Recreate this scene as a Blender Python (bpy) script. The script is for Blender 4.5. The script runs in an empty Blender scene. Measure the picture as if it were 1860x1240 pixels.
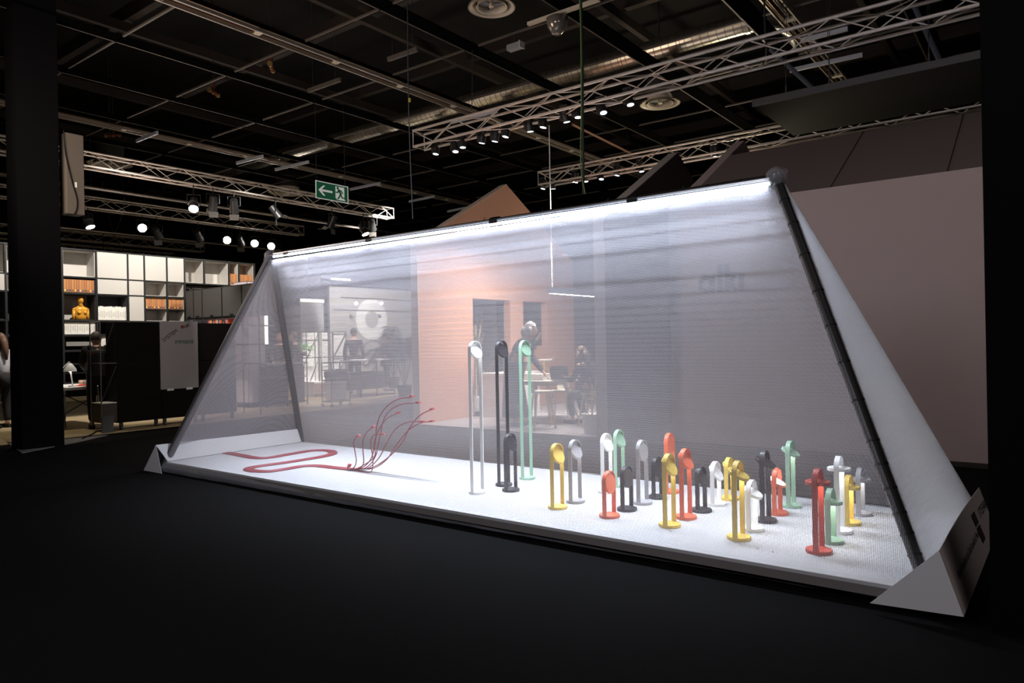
import bpy, bmesh, math, random
from mathutils import Vector, Matrix, Quaternion
random.seed(7)
SC = bpy.context.scene
COL = SC.collection
PI = math.pi
V = Vector

# ------------------------------------------------------------------ camera
FPX, YAW, ROLL, CAMH = 1300.0, math.pi/2 - math.atan(1717/1300), -0.019, 1.45
_cy, _sy = math.cos(YAW), math.sin(YAW)
_F = V((-_sy, _cy, 0)); _R0 = V((_cy, _sy, 0)); _U0 = _R0.cross(_F)
_R = _R0*math.cos(ROLL) + _U0*math.sin(ROLL)
_U = _U0*math.cos(ROLL) - _R0*math.sin(ROLL)
CC = V((0, 0, CAMH))
cam = bpy.data.cameras.new('camera'); cam.sensor_width = 36; cam.lens = 36*FPX/1860
cam.clip_start = .05; cam.clip_end = 200
camo = bpy.data.objects.new('camera', cam); COL.objects.link(camo)
camo.matrix_world = Matrix(((_R.x, _U.x, -_F.x, CC.x), (_R.y, _U.y, -_F.y, CC.y), (_R.z, _U.z, -_F.z, CC.z), (0, 0, 0, 1)))
SC.camera = camo

def ray(px, py): return _F + _R*((px-930)/FPX) + _U*((620-py)/FPX)
def G(px, py, z=0.0):
    r = ray(px, py); return CC + r*((z-CC.z)/r.z)
def AX(px, py, X):
    r = ray(px, py); return CC + r*((X-CC.x)/r.x)
def AY(px, py, Y):
    r = ray(px, py); return CC + r*((Y-CC.y)/r.y)

# ------------------------------------------------------------------ world, exposure, large lights
w = bpy.data.worlds.new('hall'); SC.world = w; w.use_nodes = True
bg = w.node_tree.nodes['Background']; bg.inputs[0].default_value = (.30, .26, .24, 1); bg.inputs[1].default_value = .012
SC.view_settings.view_transform = 'Standard'; SC.view_settings.look = 'None'
SC.view_settings.exposure = .95; SC.view_settings.gamma = 1; SC.view_settings.use_curve_mapping = False
SC.cycles.max_bounces = 6; SC.cycles.diffuse_bounces = 3; SC.cycles.glossy_bounces = 2
SC.cycles.transparent_max_bounces = 16; SC.cycles.transmission_bounces = 2
SC.cycles.sample_clamp_indirect = 4; SC.cycles.caustics_reflective = False; SC.cycles.caustics_refractive = False

def area(name, loc, target, sx, sy, power, color=(1, 1, 1), spread=PI):
    l = bpy.data.lights.new(name, 'AREA'); l.shape = 'RECTANGLE'; l.size = sx; l.size_y = sy
    l.energy = power; l.color = color; l.spread = spread
    o = bpy.data.objects.new(name, l); COL.objects.link(o); o.location = loc
    o.rotation_euler = (V(target)-V(loc)).to_track_quat('-Z', 'Y').to_euler(); return o
def spot(name, loc, target, power, angle=50, color=(1, 1, 1), size=.06, blend=.4):
    l = bpy.data.lights.new(name, 'SPOT'); l.energy = power; l.spot_size = math.radians(angle); l.color = color
    l.shadow_soft_size = size; l.spot_blend = blend
    o = bpy.data.objects.new(name, l); COL.objects.link(o); o.location = loc
    o.rotation_euler = (V(target)-V(loc)).to_track_quat('-Z', 'Y').to_euler(); return o
# unseen fill areas added to brighten front surfaces, ceiling grid, trusses and duct
area('hall_fill', (1.6, 2.9, 5.8), (-1.2, 9.1, 1.8), 2.2, 1.6, 29, (1, .84, .77))
area('hall_fill', (-3.5, -3.5, 5.0), (-2.0, 4.5, 0), 3, 2, 100, (.95, .93, 1))  # front fill, added to lift the banner flap and mesh
area('hall_fill', (-10.2, 3.0, 3.9), (-8, 13, 7.0), 2.5, 2.5, 85, (1, .80, .66))  # fill added low down, aimed up at the ceiling gear
area('hall_fill', (-15.0, 8.0, 3.9), (-14, 9, 7.0), 3, 3, 26, (1, .80, .66))
area('hall_fill', (-6.0, 17.0, 3.6), (-7.5, 12.9, 7.1), 1.2, 1.2, 70, (1, .85, .6))  # fill added behind the house stand to brighten the duct
LEDL = area('led_tube_light', (0, 0, 0), (0, 0, -1), 6.1, .03, 92, (.78, .86, 1.0), math.radians(105))
# stand lights over the neighbouring booths
spot('library_light', (-13.9, 6.6, 5.3), (-16.5, 7.4, 2.5), 500, 95, (1, .95, .88))
spot('library_light', (-13.9, 10.4, 5.3), (-16.5, 10.2, 2.8), 260, 90, (1, .95, .88))
spot('library_light', (-14.2, 5.6, 5.4), (-14.6, 5.4, 0), 130, 60, (1, .86, .62))
spot('booth_light', (-14.0, 12.6, 5.4), (-16.3, 14.2, .9), 1500, 46, (1, .96, .9))
spot('booth_light', (-14.5, 13.0, 5.4), (-15.5, 12.0, 0), 900, 45, (1, .95, .86))
spot('booth_light', (-14.5, 14.0, 5.4), (-19.5, 17.5, 2.6), 1700, 60, (1, .96, .9))
spot('booth_light', (-12.0, 7.0, 5.3), (-13.6, 9.4, 0), 260, 40, (1, .95, .86))
area('house_light', (-7.0, 10.8, 3.15), (-7.15, 10.9, .8), 1.8, 1.4, 240, (1, .94, .88))
spot('house_light', (-5.6, 10.0, 4.6), (-8.99, 9.9, 1.4), 240, 50, (1, .92, .86))

# ------------------------------------------------------------------ materials
MATS = {}
def M(name, col, rough=.6, metal=0, emit=0, noise=.06, scale=20, bump=0, emcol=None, spec=.4):
    if name in MATS: return MATS[name]
    m = bpy.data.materials.new(name); m.use_nodes = True; MATS[name] = m
    nt = m.node_tree; b = nt.nodes['Principled BSDF']
    b.inputs['Roughness'].default_value = rough; b.inputs['Metallic'].default_value = metal
    b.inputs['Specular IOR Level'].default_value = spec
    tc = nt.nodes.new('ShaderNodeTexCoord'); nz = nt.nodes.new('ShaderNodeTexNoise'); nz.inputs['Scale'].default_value = scale
    nz.inputs['Detail'].default_value = 3
    nt.links.new(tc.outputs['Object'], nz.inputs['Vector'])
    mx = nt.nodes.new('ShaderNodeMix'); mx.data_type = 'RGBA'
    a = tuple(max(0, c*(1-noise)) for c in col)+(1,); c2 = tuple(min(1, c*(1+noise)) for c in col)+(1,)
    mx.inputs[6].default_value = a; mx.inputs[7].default_value = c2
    nt.links.new(nz.outputs['Fac'], mx.inputs[0]); nt.links.new(mx.outputs[2], b.inputs['Base Color'])
    if bump:
        bp = nt.nodes.new('ShaderNodeBump'); bp.inputs['Strength'].default_value = bump; bp.inputs['Distance'].default_value = .01
        nt.links.new(nz.outputs['Fac'], bp.inputs['Height']); nt.links.new(bp.outputs[0], b.inputs['Normal'])
    if emit:
        b.inputs['Emission Color'].default_value = tuple(emcol or col)+(1,); b.inputs['Emission Strength'].default_value = emit
    return m

def wood(name, c1, c2, axis_scale=(1, 12, 12), rough=.5):
    m = bpy.data.materials.new(name); m.use_nodes = True; MATS[name] = m
    nt = m.node_tree; b = nt.nodes['Principled BSDF']; b.inputs['Roughness'].default_value = rough
    tc = nt.nodes.new('ShaderNodeTexCoord'); mp = nt.nodes.new('ShaderNodeMapping'); mp.inputs['Scale'].default_value = axis_scale
    nz = nt.nodes.new('ShaderNodeTexNoise'); nz.inputs['Scale'].default_value = 3; nz.inputs['Detail'].default_value = 6
    cr = nt.nodes.new('ShaderNodeValToRGB'); cr.color_ramp.elements[0].position = .35; cr.color_ramp.elements[1].position = .65
    cr.color_ramp.elements[0].color = c1+(1,); cr.color_ramp.elements[1].color = c2+(1,)
    nt.links.new(tc.outputs['Object'], mp.inputs[0]); nt.links.new(mp.outputs[0], nz.inputs['Vector'])
    nt.links.new(nz.outputs['Fac'], cr.inputs[0]); nt.links.new(cr.outputs[0], b.inputs['Base Color'])
    return m

def mesh_fabric(name, axis, p, wfrac, col, base=0.0, trans=.45, tdir=(0, 0, 1)):
    """woven see-through cloth: threads every p metres along two directions of the cloth"""
    m = bpy.data.materials.new(name); m.use_nodes = True; MATS[name] = m
    nt = m.node_tree; nt.nodes.clear(); N = nt.nodes.new; L = nt.links.new
    out = N('ShaderNodeOutputMaterial'); tc = N('ShaderNodeTexCoord'); sp = N('ShaderNodeSeparateXYZ')
    L(tc.outputs['Object'], sp.inputs[0])
    def stripe(sock, per):
        a = N('ShaderNodeMath'); a.operation = 'DIVIDE'; L(sock, a.inputs[0]); a.inputs[1].default_value = per
        f = N('ShaderNodeMath'); f.operation = 'FRACT'; L(a.outputs[0], f.inputs[0])
        g = N('ShaderNodeMath'); g.operation = 'GREATER_THAN'; L(f.outputs[0], g.inputs[0]); g.inputs[1].default_value = wfrac
        r = N('ShaderNodeMapRange'); r.inputs['From Max'].default_value = wfrac; r.inputs['To Min'].default_value = -2.6; r.inputs['To Max'].default_value = 2.6; L(f.outputs[0], r.inputs['Value'])
        iv = N('ShaderNodeMath'); iv.operation = 'SUBTRACT'; iv.inputs[0].default_value = 1; L(g.outputs[0], iv.inputs[1])
        k = N('ShaderNodeMath'); k.operation = 'MULTIPLY'; L(r.outputs[0], k.inputs[0]); L(iv.outputs[0], k.inputs[1]); rounds.append(k.outputs[0])
        return g.outputs[0]
    rounds = []
    u = stripe(sp.outputs[axis], p); v = stripe(sp.outputs['Z'], p*.80)
    mu = N('ShaderNodeMath'); mu.operation = 'MULTIPLY'; L(u, mu.inputs[0]); L(v, mu.inputs[1])
    s = N('ShaderNodeMath'); s.operation = 'MULTIPLY'; L(mu.outputs[0], s.inputs[0]); s.inputs[1].default_value = 1-base
    # round threads: the shading normal rolls over each thread
    gn = N('ShaderNodeNewGeometry'); acc = gn.outputs['Normal']
    for dr, k in (((1, 0, 0) if axis == 'X' else (0, 1, 0), rounds[0]), (tdir, rounds[1])):
        sc_ = N('ShaderNodeVectorMath'); sc_.operation = 'SCALE'; sc_.inputs[0].default_value = dr; L(k, sc_.inputs['Scale'])
        ad = N('ShaderNodeVectorMath'); ad.operation = 'ADD'; L(acc, ad.inputs[0]); L(sc_.outputs[0], ad.inputs[1]); acc = ad.outputs[0]
    nm_ = N('ShaderNodeVectorMath'); nm_.operation = 'NORMALIZE'; L(acc, nm_.inputs[0])
    df = N('ShaderNodeBsdfDiffuse'); df.inputs[0].default_value = col+(1,)
    tl = N('ShaderNodeBsdfTranslucent'); tl.inputs[0].default_value = col+(1,)
    L(nm_.outputs[0], df.inputs['Normal']); L(nm_.outputs[0], tl.inputs['Normal'])
    mx = N('ShaderNodeMixShader'); mx.inputs[0].default_value = trans; L(df.outputs[0], mx.inputs[1]); L(tl.outputs[0], mx.inputs[2])
    tr = N('ShaderNodeBsdfTransparent')
    m2 = N('ShaderNodeMixShader'); L(s.outputs[0], m2.inputs[0]); L(mx.outputs[0], m2.inputs[1]); L(tr.outputs[0], m2.inputs[2])
    L(m2.outputs[0], out.inputs[0]); return m

def film(name, col, alpha, rough=.1):
    m = bpy.data.materials.new(name); m.use_nodes = True; MATS[name] = m
    b = m.node_tree.nodes['Principled BSDF']; b.inputs['Base Color'].default_value = col+(1,)
    b.inputs['Alpha'].default_value = alpha; b.inputs['Roughness'].default_value = rough
    return m

def aniso_metal(name, col, rough, metal=1.0):
    return M(name, col, rough, metal, noise=.25, scale=6)

black = M('black_paint', (.008, .008, .009), .7, spec=.15)
carpet = M('black_carpet', (.0026, .0025, .0027), .95, noise=.35, scale=220, bump=.4, spec=.1)
colm = M('dark_column_cloth', (.0022, .0022, .0030), .9, noise=.2, scale=90, spec=.08)
white = M('white_sheet', (.44, .44, .45), .6, noise=.02, scale=3)
wpaint = M('white_paint', (.75, .74, .72), .5, noise=.02)
steel = M('truss_aluminium', (.66, .60, .56), .42, .7)
dsteel = M('dark_steel', (.05, .05, .055), .4, .6)
tube_m = M('black_wrapped_tube', (.028, .028, .03), .32, .2)
greytube = M('grey_wrapped_tube', (.055, .055, .062), .35, .2)
clipm = M('black_clip', (.004, .004, .004), .5)
filmm = film('clear_film', (.5, .5, .55), .35)
ledm = M('led_tube_light', (1, 1, 1), .5, emit=3.5, emcol=(.78, .86, 1.0))
lens_on = M('spot_lens_lit', (1, 1, 1), .3, emit=30, emcol=(1, .93, .86))
lens_dim = M('spot_lens_dim', (.9, .9, 1), .3, emit=1.6, emcol=(.85, .92, 1))
lamp_em = M('lamp_diffuser_lit', (1, 1, 1), .4, emit=9, emcol=(1, .97, .93))
orange_w = M('salmon_plaster', (.48, .25, .17), .8, noise=.03, scale=2)
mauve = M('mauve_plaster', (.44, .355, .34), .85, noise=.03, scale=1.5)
mauve_d = M('shaded_mauve_roofing', (.17, .135, .125), .85, noise=.06, scale=1.2)  # mauve darkened in the colour for the shade on the roof slope
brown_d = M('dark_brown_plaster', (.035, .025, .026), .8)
copper = M('copper_plaster', (.42, .17, .06), .7)
tan = M('tan_binder_board', (.52, .24, .10), .7, noise=.12, scale=9)
paper = M('white_paper', (.78, .75, .68), .7, noise=.06, scale=30)
skin = M('skin', (.55, .33, .24), .55, noise=.04)
oak = wood('pale_oak', (.62, .50, .34), (.72, .60, .44))
oakfloor = wood('oak_floor', (.36, .27, .15), (.44, .34, .20), (1.2, 7, 1))
dwood = wood('brown_wood_veneer', (.22, .13, .09), (.28, .17, .12))

# ------------------------------------------------------------------ geometry helpers
def bm_new(): return bmesh.new()
def box(bm, c, s, rot=None):
    r = bmesh.ops.create_cube(bm, size=1)
    m = Matrix.Translation(V(c)) @ (rot.to_4x4() if rot else Matrix()) @ Matrix.Diagonal((s[0], s[1], s[2], 1))
    bmesh.ops.transform(bm, matrix=m, verts=r['verts']); return r['verts']
def box2(bm, a, b):
    return box(bm, [(a[i]+b[i])/2 for i in range(3)], [max(abs(b[i]-a[i]), 1e-4) for i in range(3)])
def bar(bm, a, b, r, n=8, r2=None):
    a, b = V(a), V(b); d = b-a
    res = bmesh.ops.create_cone(bm, cap_ends=True, segments=n, radius1=r, radius2=r if r2 is None else r2, depth=max(d.length, 1e-5))
    m = Matrix.Translation((a+b)/2) @ d.to_track_quat('Z', 'Y').to_matrix().to_4x4()
    bmesh.ops.transform(bm, matrix=m, verts=res['verts']); return res['verts']
def beam(bm, a, b, wx, wz):
    a, b = V(a), V(b); d = b-a
    q = d.to_track_quat('Y', 'Z').to_matrix()
    return box(bm, (a+b)/2, (wx, d.length, wz), q)
def sphere(bm, c, r, sc=(1, 1, 1), n=12):
    res = bmesh.ops.create_uvsphere(bm, u_segments=n, v_segments=max(6, n*2//3), radius=r)
    bmesh.ops.transform(bm, matrix=Matrix.Translation(V(c)) @ Matrix.Diagonal((sc[0], sc[1], sc[2], 1)), verts=res['verts']); return res['verts']
def poly(bm, pts, thick=None):
    """flat polygon, extruded by the vector thick"""
    vs = [bm.verts.new(V(p)) for p in pts]; f = bm.faces.new(vs)
    if thick is not None:
        e = bmesh.ops.extrude_face_region(bm, geom=[f]); nv = [g for g in e['geom'] if isinstance(g, bmesh.types.BMVert)]
        bmesh.ops.translate(bm, verts=nv, vec=V(thick))
    return vs
def smooth_path(pts, k=6):
    pts = [V(p) for p in pts]; out = []
    P = [pts[0]*2-pts[1]]+pts+[pts[-1]*2-pts[-2]]
    for i in range(1, len(P)-2):
        for j in range(k):
            t = j/k; a, b, c, d = P[i-1], P[i], P[i+1], P[i+2]
            out.append(.5*((2*b)+(c-a)*t+(2*a-5*b+4*c-d)*t*t+(3*b-a-3*c+d)*t*t*t))
    out.append(pts[-1]); return out
def sweep(bm, path, r, n=6):
    rings = []; up = V((0, 0, 1)); prev = None
    for i, p in enumerate(path):
        d = (path[min(i+1, len(path)-1)]-path[max(i-1, 0)]).normalized()
        if prev is None:
            s = d.cross(up); s = s.normalized() if s.length > 1e-4 else V((1, 0, 0))
        else:
            s = prev - d*prev.dot(d); s.normalize()
        prev = s; t = d.cross(s)
        rr = r[i] if isinstance(r, (list, tuple)) else r
        rings.append([bm.verts.new(p+(s*math.cos(2*PI*k/n)+t*math.sin(2*PI*k/n))*rr) for k in range(n)])
    for a, b in zip(rings, rings[1:]):
        for k in range(n): bm.faces.new((a[k], a[(k+1) % n], b[(k+1) % n], b[k]))
    bm.faces.new(rings[0][::-1]); bm.faces.new(rings[-1])
def lathe(bm, prof, n=32, c=(0, 0, 0)):
    rings = []
    for r, z in prof:
        rings.append([bm.verts.new((c[0]+r*math.cos(2*PI*k/n), c[1]+r*math.sin(2*PI*k/n), c[2]+z)) for k in range(n)] if r > 1e-6 else [bm.verts.new((c[0], c[1], c[2]+z))])
    for a, b in zip(rings, rings[1:]):
        if len(a) == 1 and len(b) == 1: continue
        for k in range(n):
            if len(a) == 1: bm.faces.new((a[0], b[(k+1) % n], b[k]))
            elif len(b) == 1: bm.faces.new((a[k], a[(k+1) % n], b[0]))
            else: bm.faces.new((a[k], a[(k+1) % n], b[(k+1) % n], b[k]))
def obj(name, bm, mat, parent=None, smooth=False, bevel=0, label=None, kind=None):
    bmesh.ops.recalc_face_normals(bm, faces=bm.faces[:])
    me = bpy.data.meshes.new(name); bm.to_mesh(me); bm.free()
    if smooth:
        for p in me.polygons: p.use_smooth = True
    me.materials.append(mat)
    o = bpy.data.objects.new(name, me); COL.objects.link(o)
    if parent is not None:
        o.parent = parent
        if parent.parent is None: o.matrix_parent_inverse = Matrix()
    if bevel:
        md = o.modifiers.new('bevel', 'BEVEL'); md.width = bevel; md.segments = 2; md.limit_method = 'ANGLE'
    if label: o['label'] = label
    if kind: o['kind'] = kind
    return o
def tag(o, label, cat, group=None, kind=None):
    o['label'] = label
    if cat: o['category'] = cat
    if group: o['group'] = group
    if kind: o['kind'] = kind
    return o
def thing(name, label, cat, loc=(0, 0, 0), rotz=0, group=None):
    o = bpy.data.objects.new(name, None); COL.objects.link(o); o.empty_display_size = .1
    o.location = loc; o.rotation_euler = (0, 0, rotz); return tag(o, label, cat, group)
def struct(name, bm, m, parent=None, label=None, **k):
    o = obj(name, bm, m, parent, **k)
    if parent is None: o['kind'] = 'structure'
    if label: o['label'] = label
    return o
def to_mesh_text(o):
    bpy.context.view_layer.update(); dg = bpy.context.evaluated_depsgraph_get()
    me = bpy.data.meshes.new_from_object(o.evaluated_get(dg)); n = o.name; mw = o.matrix_world.copy(); par = o.parent
    bpy.data.objects.remove(o); o2 = bpy.data.objects.new(n, me); COL.objects.link(o2); o2.parent = par
    if par is not None: o2.matrix_world = mw
    return o2
def copy_tree(o, parent=None):
    c = o.copy(); COL.objects.link(c)
    if parent is not None: c.parent = parent
    for ch in [x for x in o.children]: copy_tree(ch, c)
    return c
def part_box(name, parent, c, s, mat, **k):
    bm = bm_new(); box(bm, c, s); return obj(name, bm, mat, parent, **k)
NUMW = ['first']
ORD = ['first', 'second', 'third', 'fourth', 'fifth', 'sixth', 'seventh', 'eighth', 'ninth', 'tenth', 'eleventh', 'twelfth', 'thirteenth', 'fourteenth', 'fifteenth', 'sixteenth', 'seventeenth', 'eighteenth']

# ================================================================== SETTING
bm = bm_new(); box2(bm, (-45, -8, -.1), (14, 34, 0)); struct('floor', bm, carpet, label='black exhibition carpet')
bm = bm_new(); box2(bm, (-45, -8, 9.3), (14, 34, 9.4))
ceiling = struct('ceiling', bm, M('black_ceiling', (.006, .005, .005), .9), label='black hall ceiling with an open grid')
gridm = M('grid_bar_metal', (.085, .072, .062), .5, .3)
for k in range(0, 12):
    Y = 1.54+1.98*k
    bm = bm_new(); box2(bm, (-42, Y-.016, 6.5), (8, Y+.016, 6.53)); obj('grid_bar', bm, gridm, ceiling)
blk = M('black_baffle', (.002, .002, .002), 1, spec=0)
for k in range(-5, 12):
    X = -10.15-2.09*k
    bm = bm_new(); box2(bm, (X-.014, -2, 6.5), (X+.014, 26, 6.53)); obj('grid_bar', bm, gridm, ceiling)
    bm = bm_new(); box2(bm, (X+.02, -2, 6.5), (X+.30, 26, 6.52)); obj('baffle', bm, blk, ceiling)
# dark roof steel above the grid
rb = M('roof_steel', (.03, .022, .018), .7)
for k in range(7):
    Y = 4+3.1*k
    bm = bm_new(); box2(bm, (-42, Y, 8.3), (8, Y+.16, 8.6)); obj('roof_beam', bm, rb, ceiling)
for k in range(9):
    X = -3-4.1*k
    bm = bm_new(); box2(bm, (X, -2, 8.0), (X+.12, 30, 8.2)); obj('roof_beam', bm, rb, ceiling)
# hall walls far off
hw = M('black_hall_wall', (.006, .006, .007), .9)
bm = bm_new(); box2(bm, (-45, 34, 0), (14, 34.2, 9.4)); struct('wall_back', bm, hw)
bm = bm_new(); box2(bm, (-45.2, -8, 0), (-45, 34, 9.4)); struct('wall_left', bm, hw)
bm = bm_new(); box2(bm, (14, -8, 0), (14.2, 34, 9.4)); struct('wall_right', bm, hw)
# oak floor of the furniture booth, pale carpet of the neighbour and of the house stand
bm = bm_new(); box2(bm, (-24, 0, 0), (-12.95, 22, .012)); o = struct('floor_booth', bm, oakfloor, label='pale oak booth floor')
bm = bm_new(); poly(bm, [G(0, 795, .012), G(40, 822, .012), G(150, 800, .012), G(195, 789.5, .012), G(120, 797, .012)], (0, 0, -.011))
struct('floor_strip', bm, M('grey_carpet', (.16, .155, .16), .9), label='grey carpet strip beside the booth floor')
bm = bm_new(); box2(bm, (-9.0, 9.14, 0), (2, 14.45, .015)); struct('floor_house', bm, M('pale_booth_carpet', (.34, .31, .31), .9), label='pale carpet inside the house stand')

# columns
bm = bm_new(); box2(bm, (-12.36, 3.97, 0), (-11.96, 4.53, 9.3)); struct('column', bm, colm, label='dark square column left of the tent')
bm = bm_new(); box2(bm, (-.262, 4.13, 0), (.5, 4.17, 9.3)); struct('column', bm, colm, label='dark column at the right edge')

# ---- gabled house stand: walls in planes X = const plus a front wall
EY, EZ, RY, RZ, BY = 9.14, 3.22, 11.79, 4.70, 14.44
def gable(name, x0, x1, mat, label, holes=(), edge=None):
    """gable wall split around openings (y0,y1,z0,z1)"""
    bm = bm_new()
    ys = sorted({EY, BY, RY}.union(*[{h[0], h[1]} for h in holes]) if holes else {EY, BY, RY})
    def top(y): return EZ+(RZ-EZ)*(1-abs(y-RY)/(RY-EY))
    for a, b in zip(ys, ys[1:]):
        hs = [h for h in holes if h[0] <= a+1e-6 and h[1] >= b-1e-6]
        if hs:
            h = hs[0]
            if h[2] > 0.01: poly(bm, [(x1, a, 0), (x1, b, 0), (x1, b, h[2]), (x1, a, h[2])], (x0-x1, 0, 0))
            poly(bm, [(x1, a, h[3]), (x1, b, h[3]), (x1, b, top(b)), (x1, a, top(a))], (x0-x1, 0, 0))
        else: poly(bm, [(x1, a, 0), (x1, b, 0), (x1, b, top(b)), (x1, a, top(a))], (x0-x1, 0, 0))
    o = struct(name, bm, mat, label=label)
    if edge:
        bm = bm_new()
        for (ya, za, yb, zb) in ((EY, 0, EY, EZ), (EY, EZ, RY, RZ)):
            n = V((0, -1, 0)) if ya == yb else V((0, -(zb-za), (yb-ya))).normalized()
            a, b = V((0, ya, za)), V((0, yb, zb))
            poly(bm, [(x0, a.y, a.z), (x1, a.y, a.z), (x1, b.y, b.z), (x0, b.y, b.z)], n*.012)
        obj('edge_trim', bm, edge, o)
    return o
pale_edge = M('pale_edge_plaster', (.42, .38, .37), .8)
gable('wall_salmon', -9.16, -8.99, orange_w, 'salmon gabled wall with a doorway and a small window opening', ((10.63, 11.83, 0, 2.30), (12.29, 13.2, 1.35, 2.30)), M('warm_edge', (.50, .40, .35), .8))
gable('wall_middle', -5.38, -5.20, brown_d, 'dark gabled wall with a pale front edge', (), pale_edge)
gable('wall_gable', -4.19, -4.03, mauve, 'mauve gable above the lettered wall', (), None)
bm = bm_new(); box2(bm, (-4.19, 9.14, 0), (3, 9.28, 3.22)); wl = struct('wall_lettered', bm, mauve, label='plain mauve wall with dark lettering')
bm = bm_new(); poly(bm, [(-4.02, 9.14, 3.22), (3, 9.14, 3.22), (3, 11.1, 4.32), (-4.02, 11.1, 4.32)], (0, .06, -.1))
rf = struct('roof_panel', bm, mauve_d, label='sloping mauve roof, shade put into its colour, above the lettered wall')
for x in (-2.1, -.9):
    bm = bm_new(); beam(bm, (x, 9.13, 3.222), (x, 11.1, 4.326), .008, .004); obj('seam', bm, black, rf)
bm = bm_new(); box2(bm, (-9, 14.3, 0), (-4.2, 14.44, 3.3)); struct('wall_rear', bm, M('dark_blue_wall', (.03, .032, .045), .8), label='dark rear wall of the house stand')
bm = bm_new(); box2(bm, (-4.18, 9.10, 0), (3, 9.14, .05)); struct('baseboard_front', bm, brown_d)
# letters on the mauve wall
letm = M('charcoal_letters', (.03, .03, .04), .7)
pa, pb = AY(1268, 533, 9.14), AY(1350, 483, 9.14)
def L2(u, v): return (pa.x+u, 9.12, pa.z+v)
W_ = pb.x-pa.x; H_ = .36; t_ = .075
def letter(fn): bm = bm_new(); fn(bm); return obj('letter', bm, letm, wl)
def ring2(bm, cx, cz, r, t, n=28):
    o_ = [bm.verts.new(L2(cx+r*.93*math.cos(a), cz+r*math.sin(a))) for a in [2*PI*k/n for k in range(n)]]
    i_ = [bm.verts.new(L2(cx+(r-t)*.93*math.cos(a), cz+(r-t)*math.sin(a))) for a in [2*PI*k/n for k in range(n)]]
    fs = [bm.faces.new((o_[k], o_[(k+1) % n], i_[(k+1) % n], i_[k])) for k in range(n)]
    e = bmesh.ops.extrude_face_region(bm, geom=fs); bmesh.ops.translate(bm, verts=[g for g in e['geom'] if isinstance(g, bmesh.types.BMVert)], vec=(0, .025, 0))
def vb(bm, u, v0, v1, t=.068): box2(bm, (pa.x+u, 9.12, pa.z+v0), (pa.x+u+t, 9.145, pa.z+v1))
s = W_/.60
letter(lambda b: (ring2(b, .115*s, .115, .115, .062), vb(b, .165*s, 0, .225)))
letter(lambda b: vb(b, .268*s, 0, .36))
def kk(b):
    vb(b, .362*s, 0, .36)
    beam(b, L2(.40*s, .10), L2(.50*s, .215), .025, .055); beam(b, L2(.42*s, .125), L2(.515*s, .01), .025, .055)
letter(kk); letter(lambda b: vb(b, .545*s, 0, .225))

# ================================================================== DISPLAY TENT
PX0, PX1, PY0, PY1, PZ = -8.24, -.56, 4.19, 6.07, .13
plat = thing('display_platform', 'low platform under a smooth white sheet inside the mesh tent', 'platform', (-4.4, 5.1, 0))
def loc(o, p): return V(p)-o.location
bm = bm_new(); box(bm, loc(plat, (-4.5, 5.26, .055)), (PX1-PX0-.26, PY1-PY0-.36, .10)); obj('base', bm, black, plat, label='black plinth')
bm = bm_new(); box(bm, loc(plat, (-4.4, 5.13, .1175)), (PX1-PX0, PY1-PY0, .025)); obj('top_sheet', bm, white, plat, bevel=.004, label='white sheet')
bm = bm_new(); box(bm, loc(plat, (-4.4, PY0+.003, .085)), (PX1-PX0, .004, .055)); obj('edge_band', bm, M('grey_skirt_cloth', (.16, .145, .14), .8), plat, label='grey cloth edge')
AP_L, AP_R = V((-7.85, 5.13, 2.585)), V((-1.50, 5.13, 2.60))
FL, FR = V((-8.20, 4.10, .05)), V((-.53, 4.12, .05)); BL, BR = V((-8.28, 6.14, .05)), V((-.44, 6.20, .05))
AP_L = AY(491, 466, 5.13); AP_R = AY(1410, 324, 5.13)
FL = G(297, 848, .06); FR = G(1691, 1087, .06); BL = G(548, 806, .06); BR = G(1777, 941, .06)
fr = thing('tent_frame', 'black tubular A-frame carrying the mesh tent', 'frame', (-4.4, 5.13, 0))
def tubepart(name, a, b, r, m, n=16):
    bm = bm_new(); bar(bm, loc(fr, a), loc(fr, b), r, n); return obj(name, bm, m, fr, smooth=False)
ridge = tubepart('ridge_tube', AP_L, AP_R, .034, tube_m)
pfr = tubepart('pole', AP_R, FR, .034, tube_m); pfl = tubepart('pole', AP_L, FL, .044, greytube)
pbl = tubepart('pole', AP_L+V((.05, 0, -.06)), BL, .040, tube_m); tubepart('pole', AP_R, BR, .018, M('pale_sleeved_pole', (.55, .56, .6), .5))
for a, b in ((FL, FR), (BL, BR)): tubepart('bottom_tube', a, b, .025, tube_m)
tubepart('bottom_tube', FR, BR, .02, tube_m)
for P, r in ((AP_L, .05), (AP_R, .056)):
    bm = bm_new(); sphere(bm, loc(fr, P), r, (1, 1, 1), 14); obj('corner_joint', bm, tube_m, fr, smooth=True)
def clip_on(a, b, t, r, w=.02):
    bm = bm_new(); p = V(a).lerp(V(b), t); d = (V(b)-V(a)).normalized()*w/2
    bar(bm, loc(fr, p-d), loc(fr, p+d), r, 16); obj('clip', bm, clipm, fr)
for t in (.07, .14, .23, .33, .42, .51, .6, .69, .74, .79, .84, .88, .92): clip_on(AP_R, FR, t, .0375, .012)
for t in (.06, .30, .58, .815): clip_on(AP_L, AP_R, t, .046, .09)
for t in [i/24 for i in range(1, 24)]: clip_on(AP_L, AP_R, t, .0365, .006)
for P in (FL, FR, BL, BR):
    bm = bm_new(); bar(bm, loc(fr, P), loc(fr, P.lerp(V((P.x, P.y, 0)), 1)), .035, 12); obj('foot', bm, clipm, fr)
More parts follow.
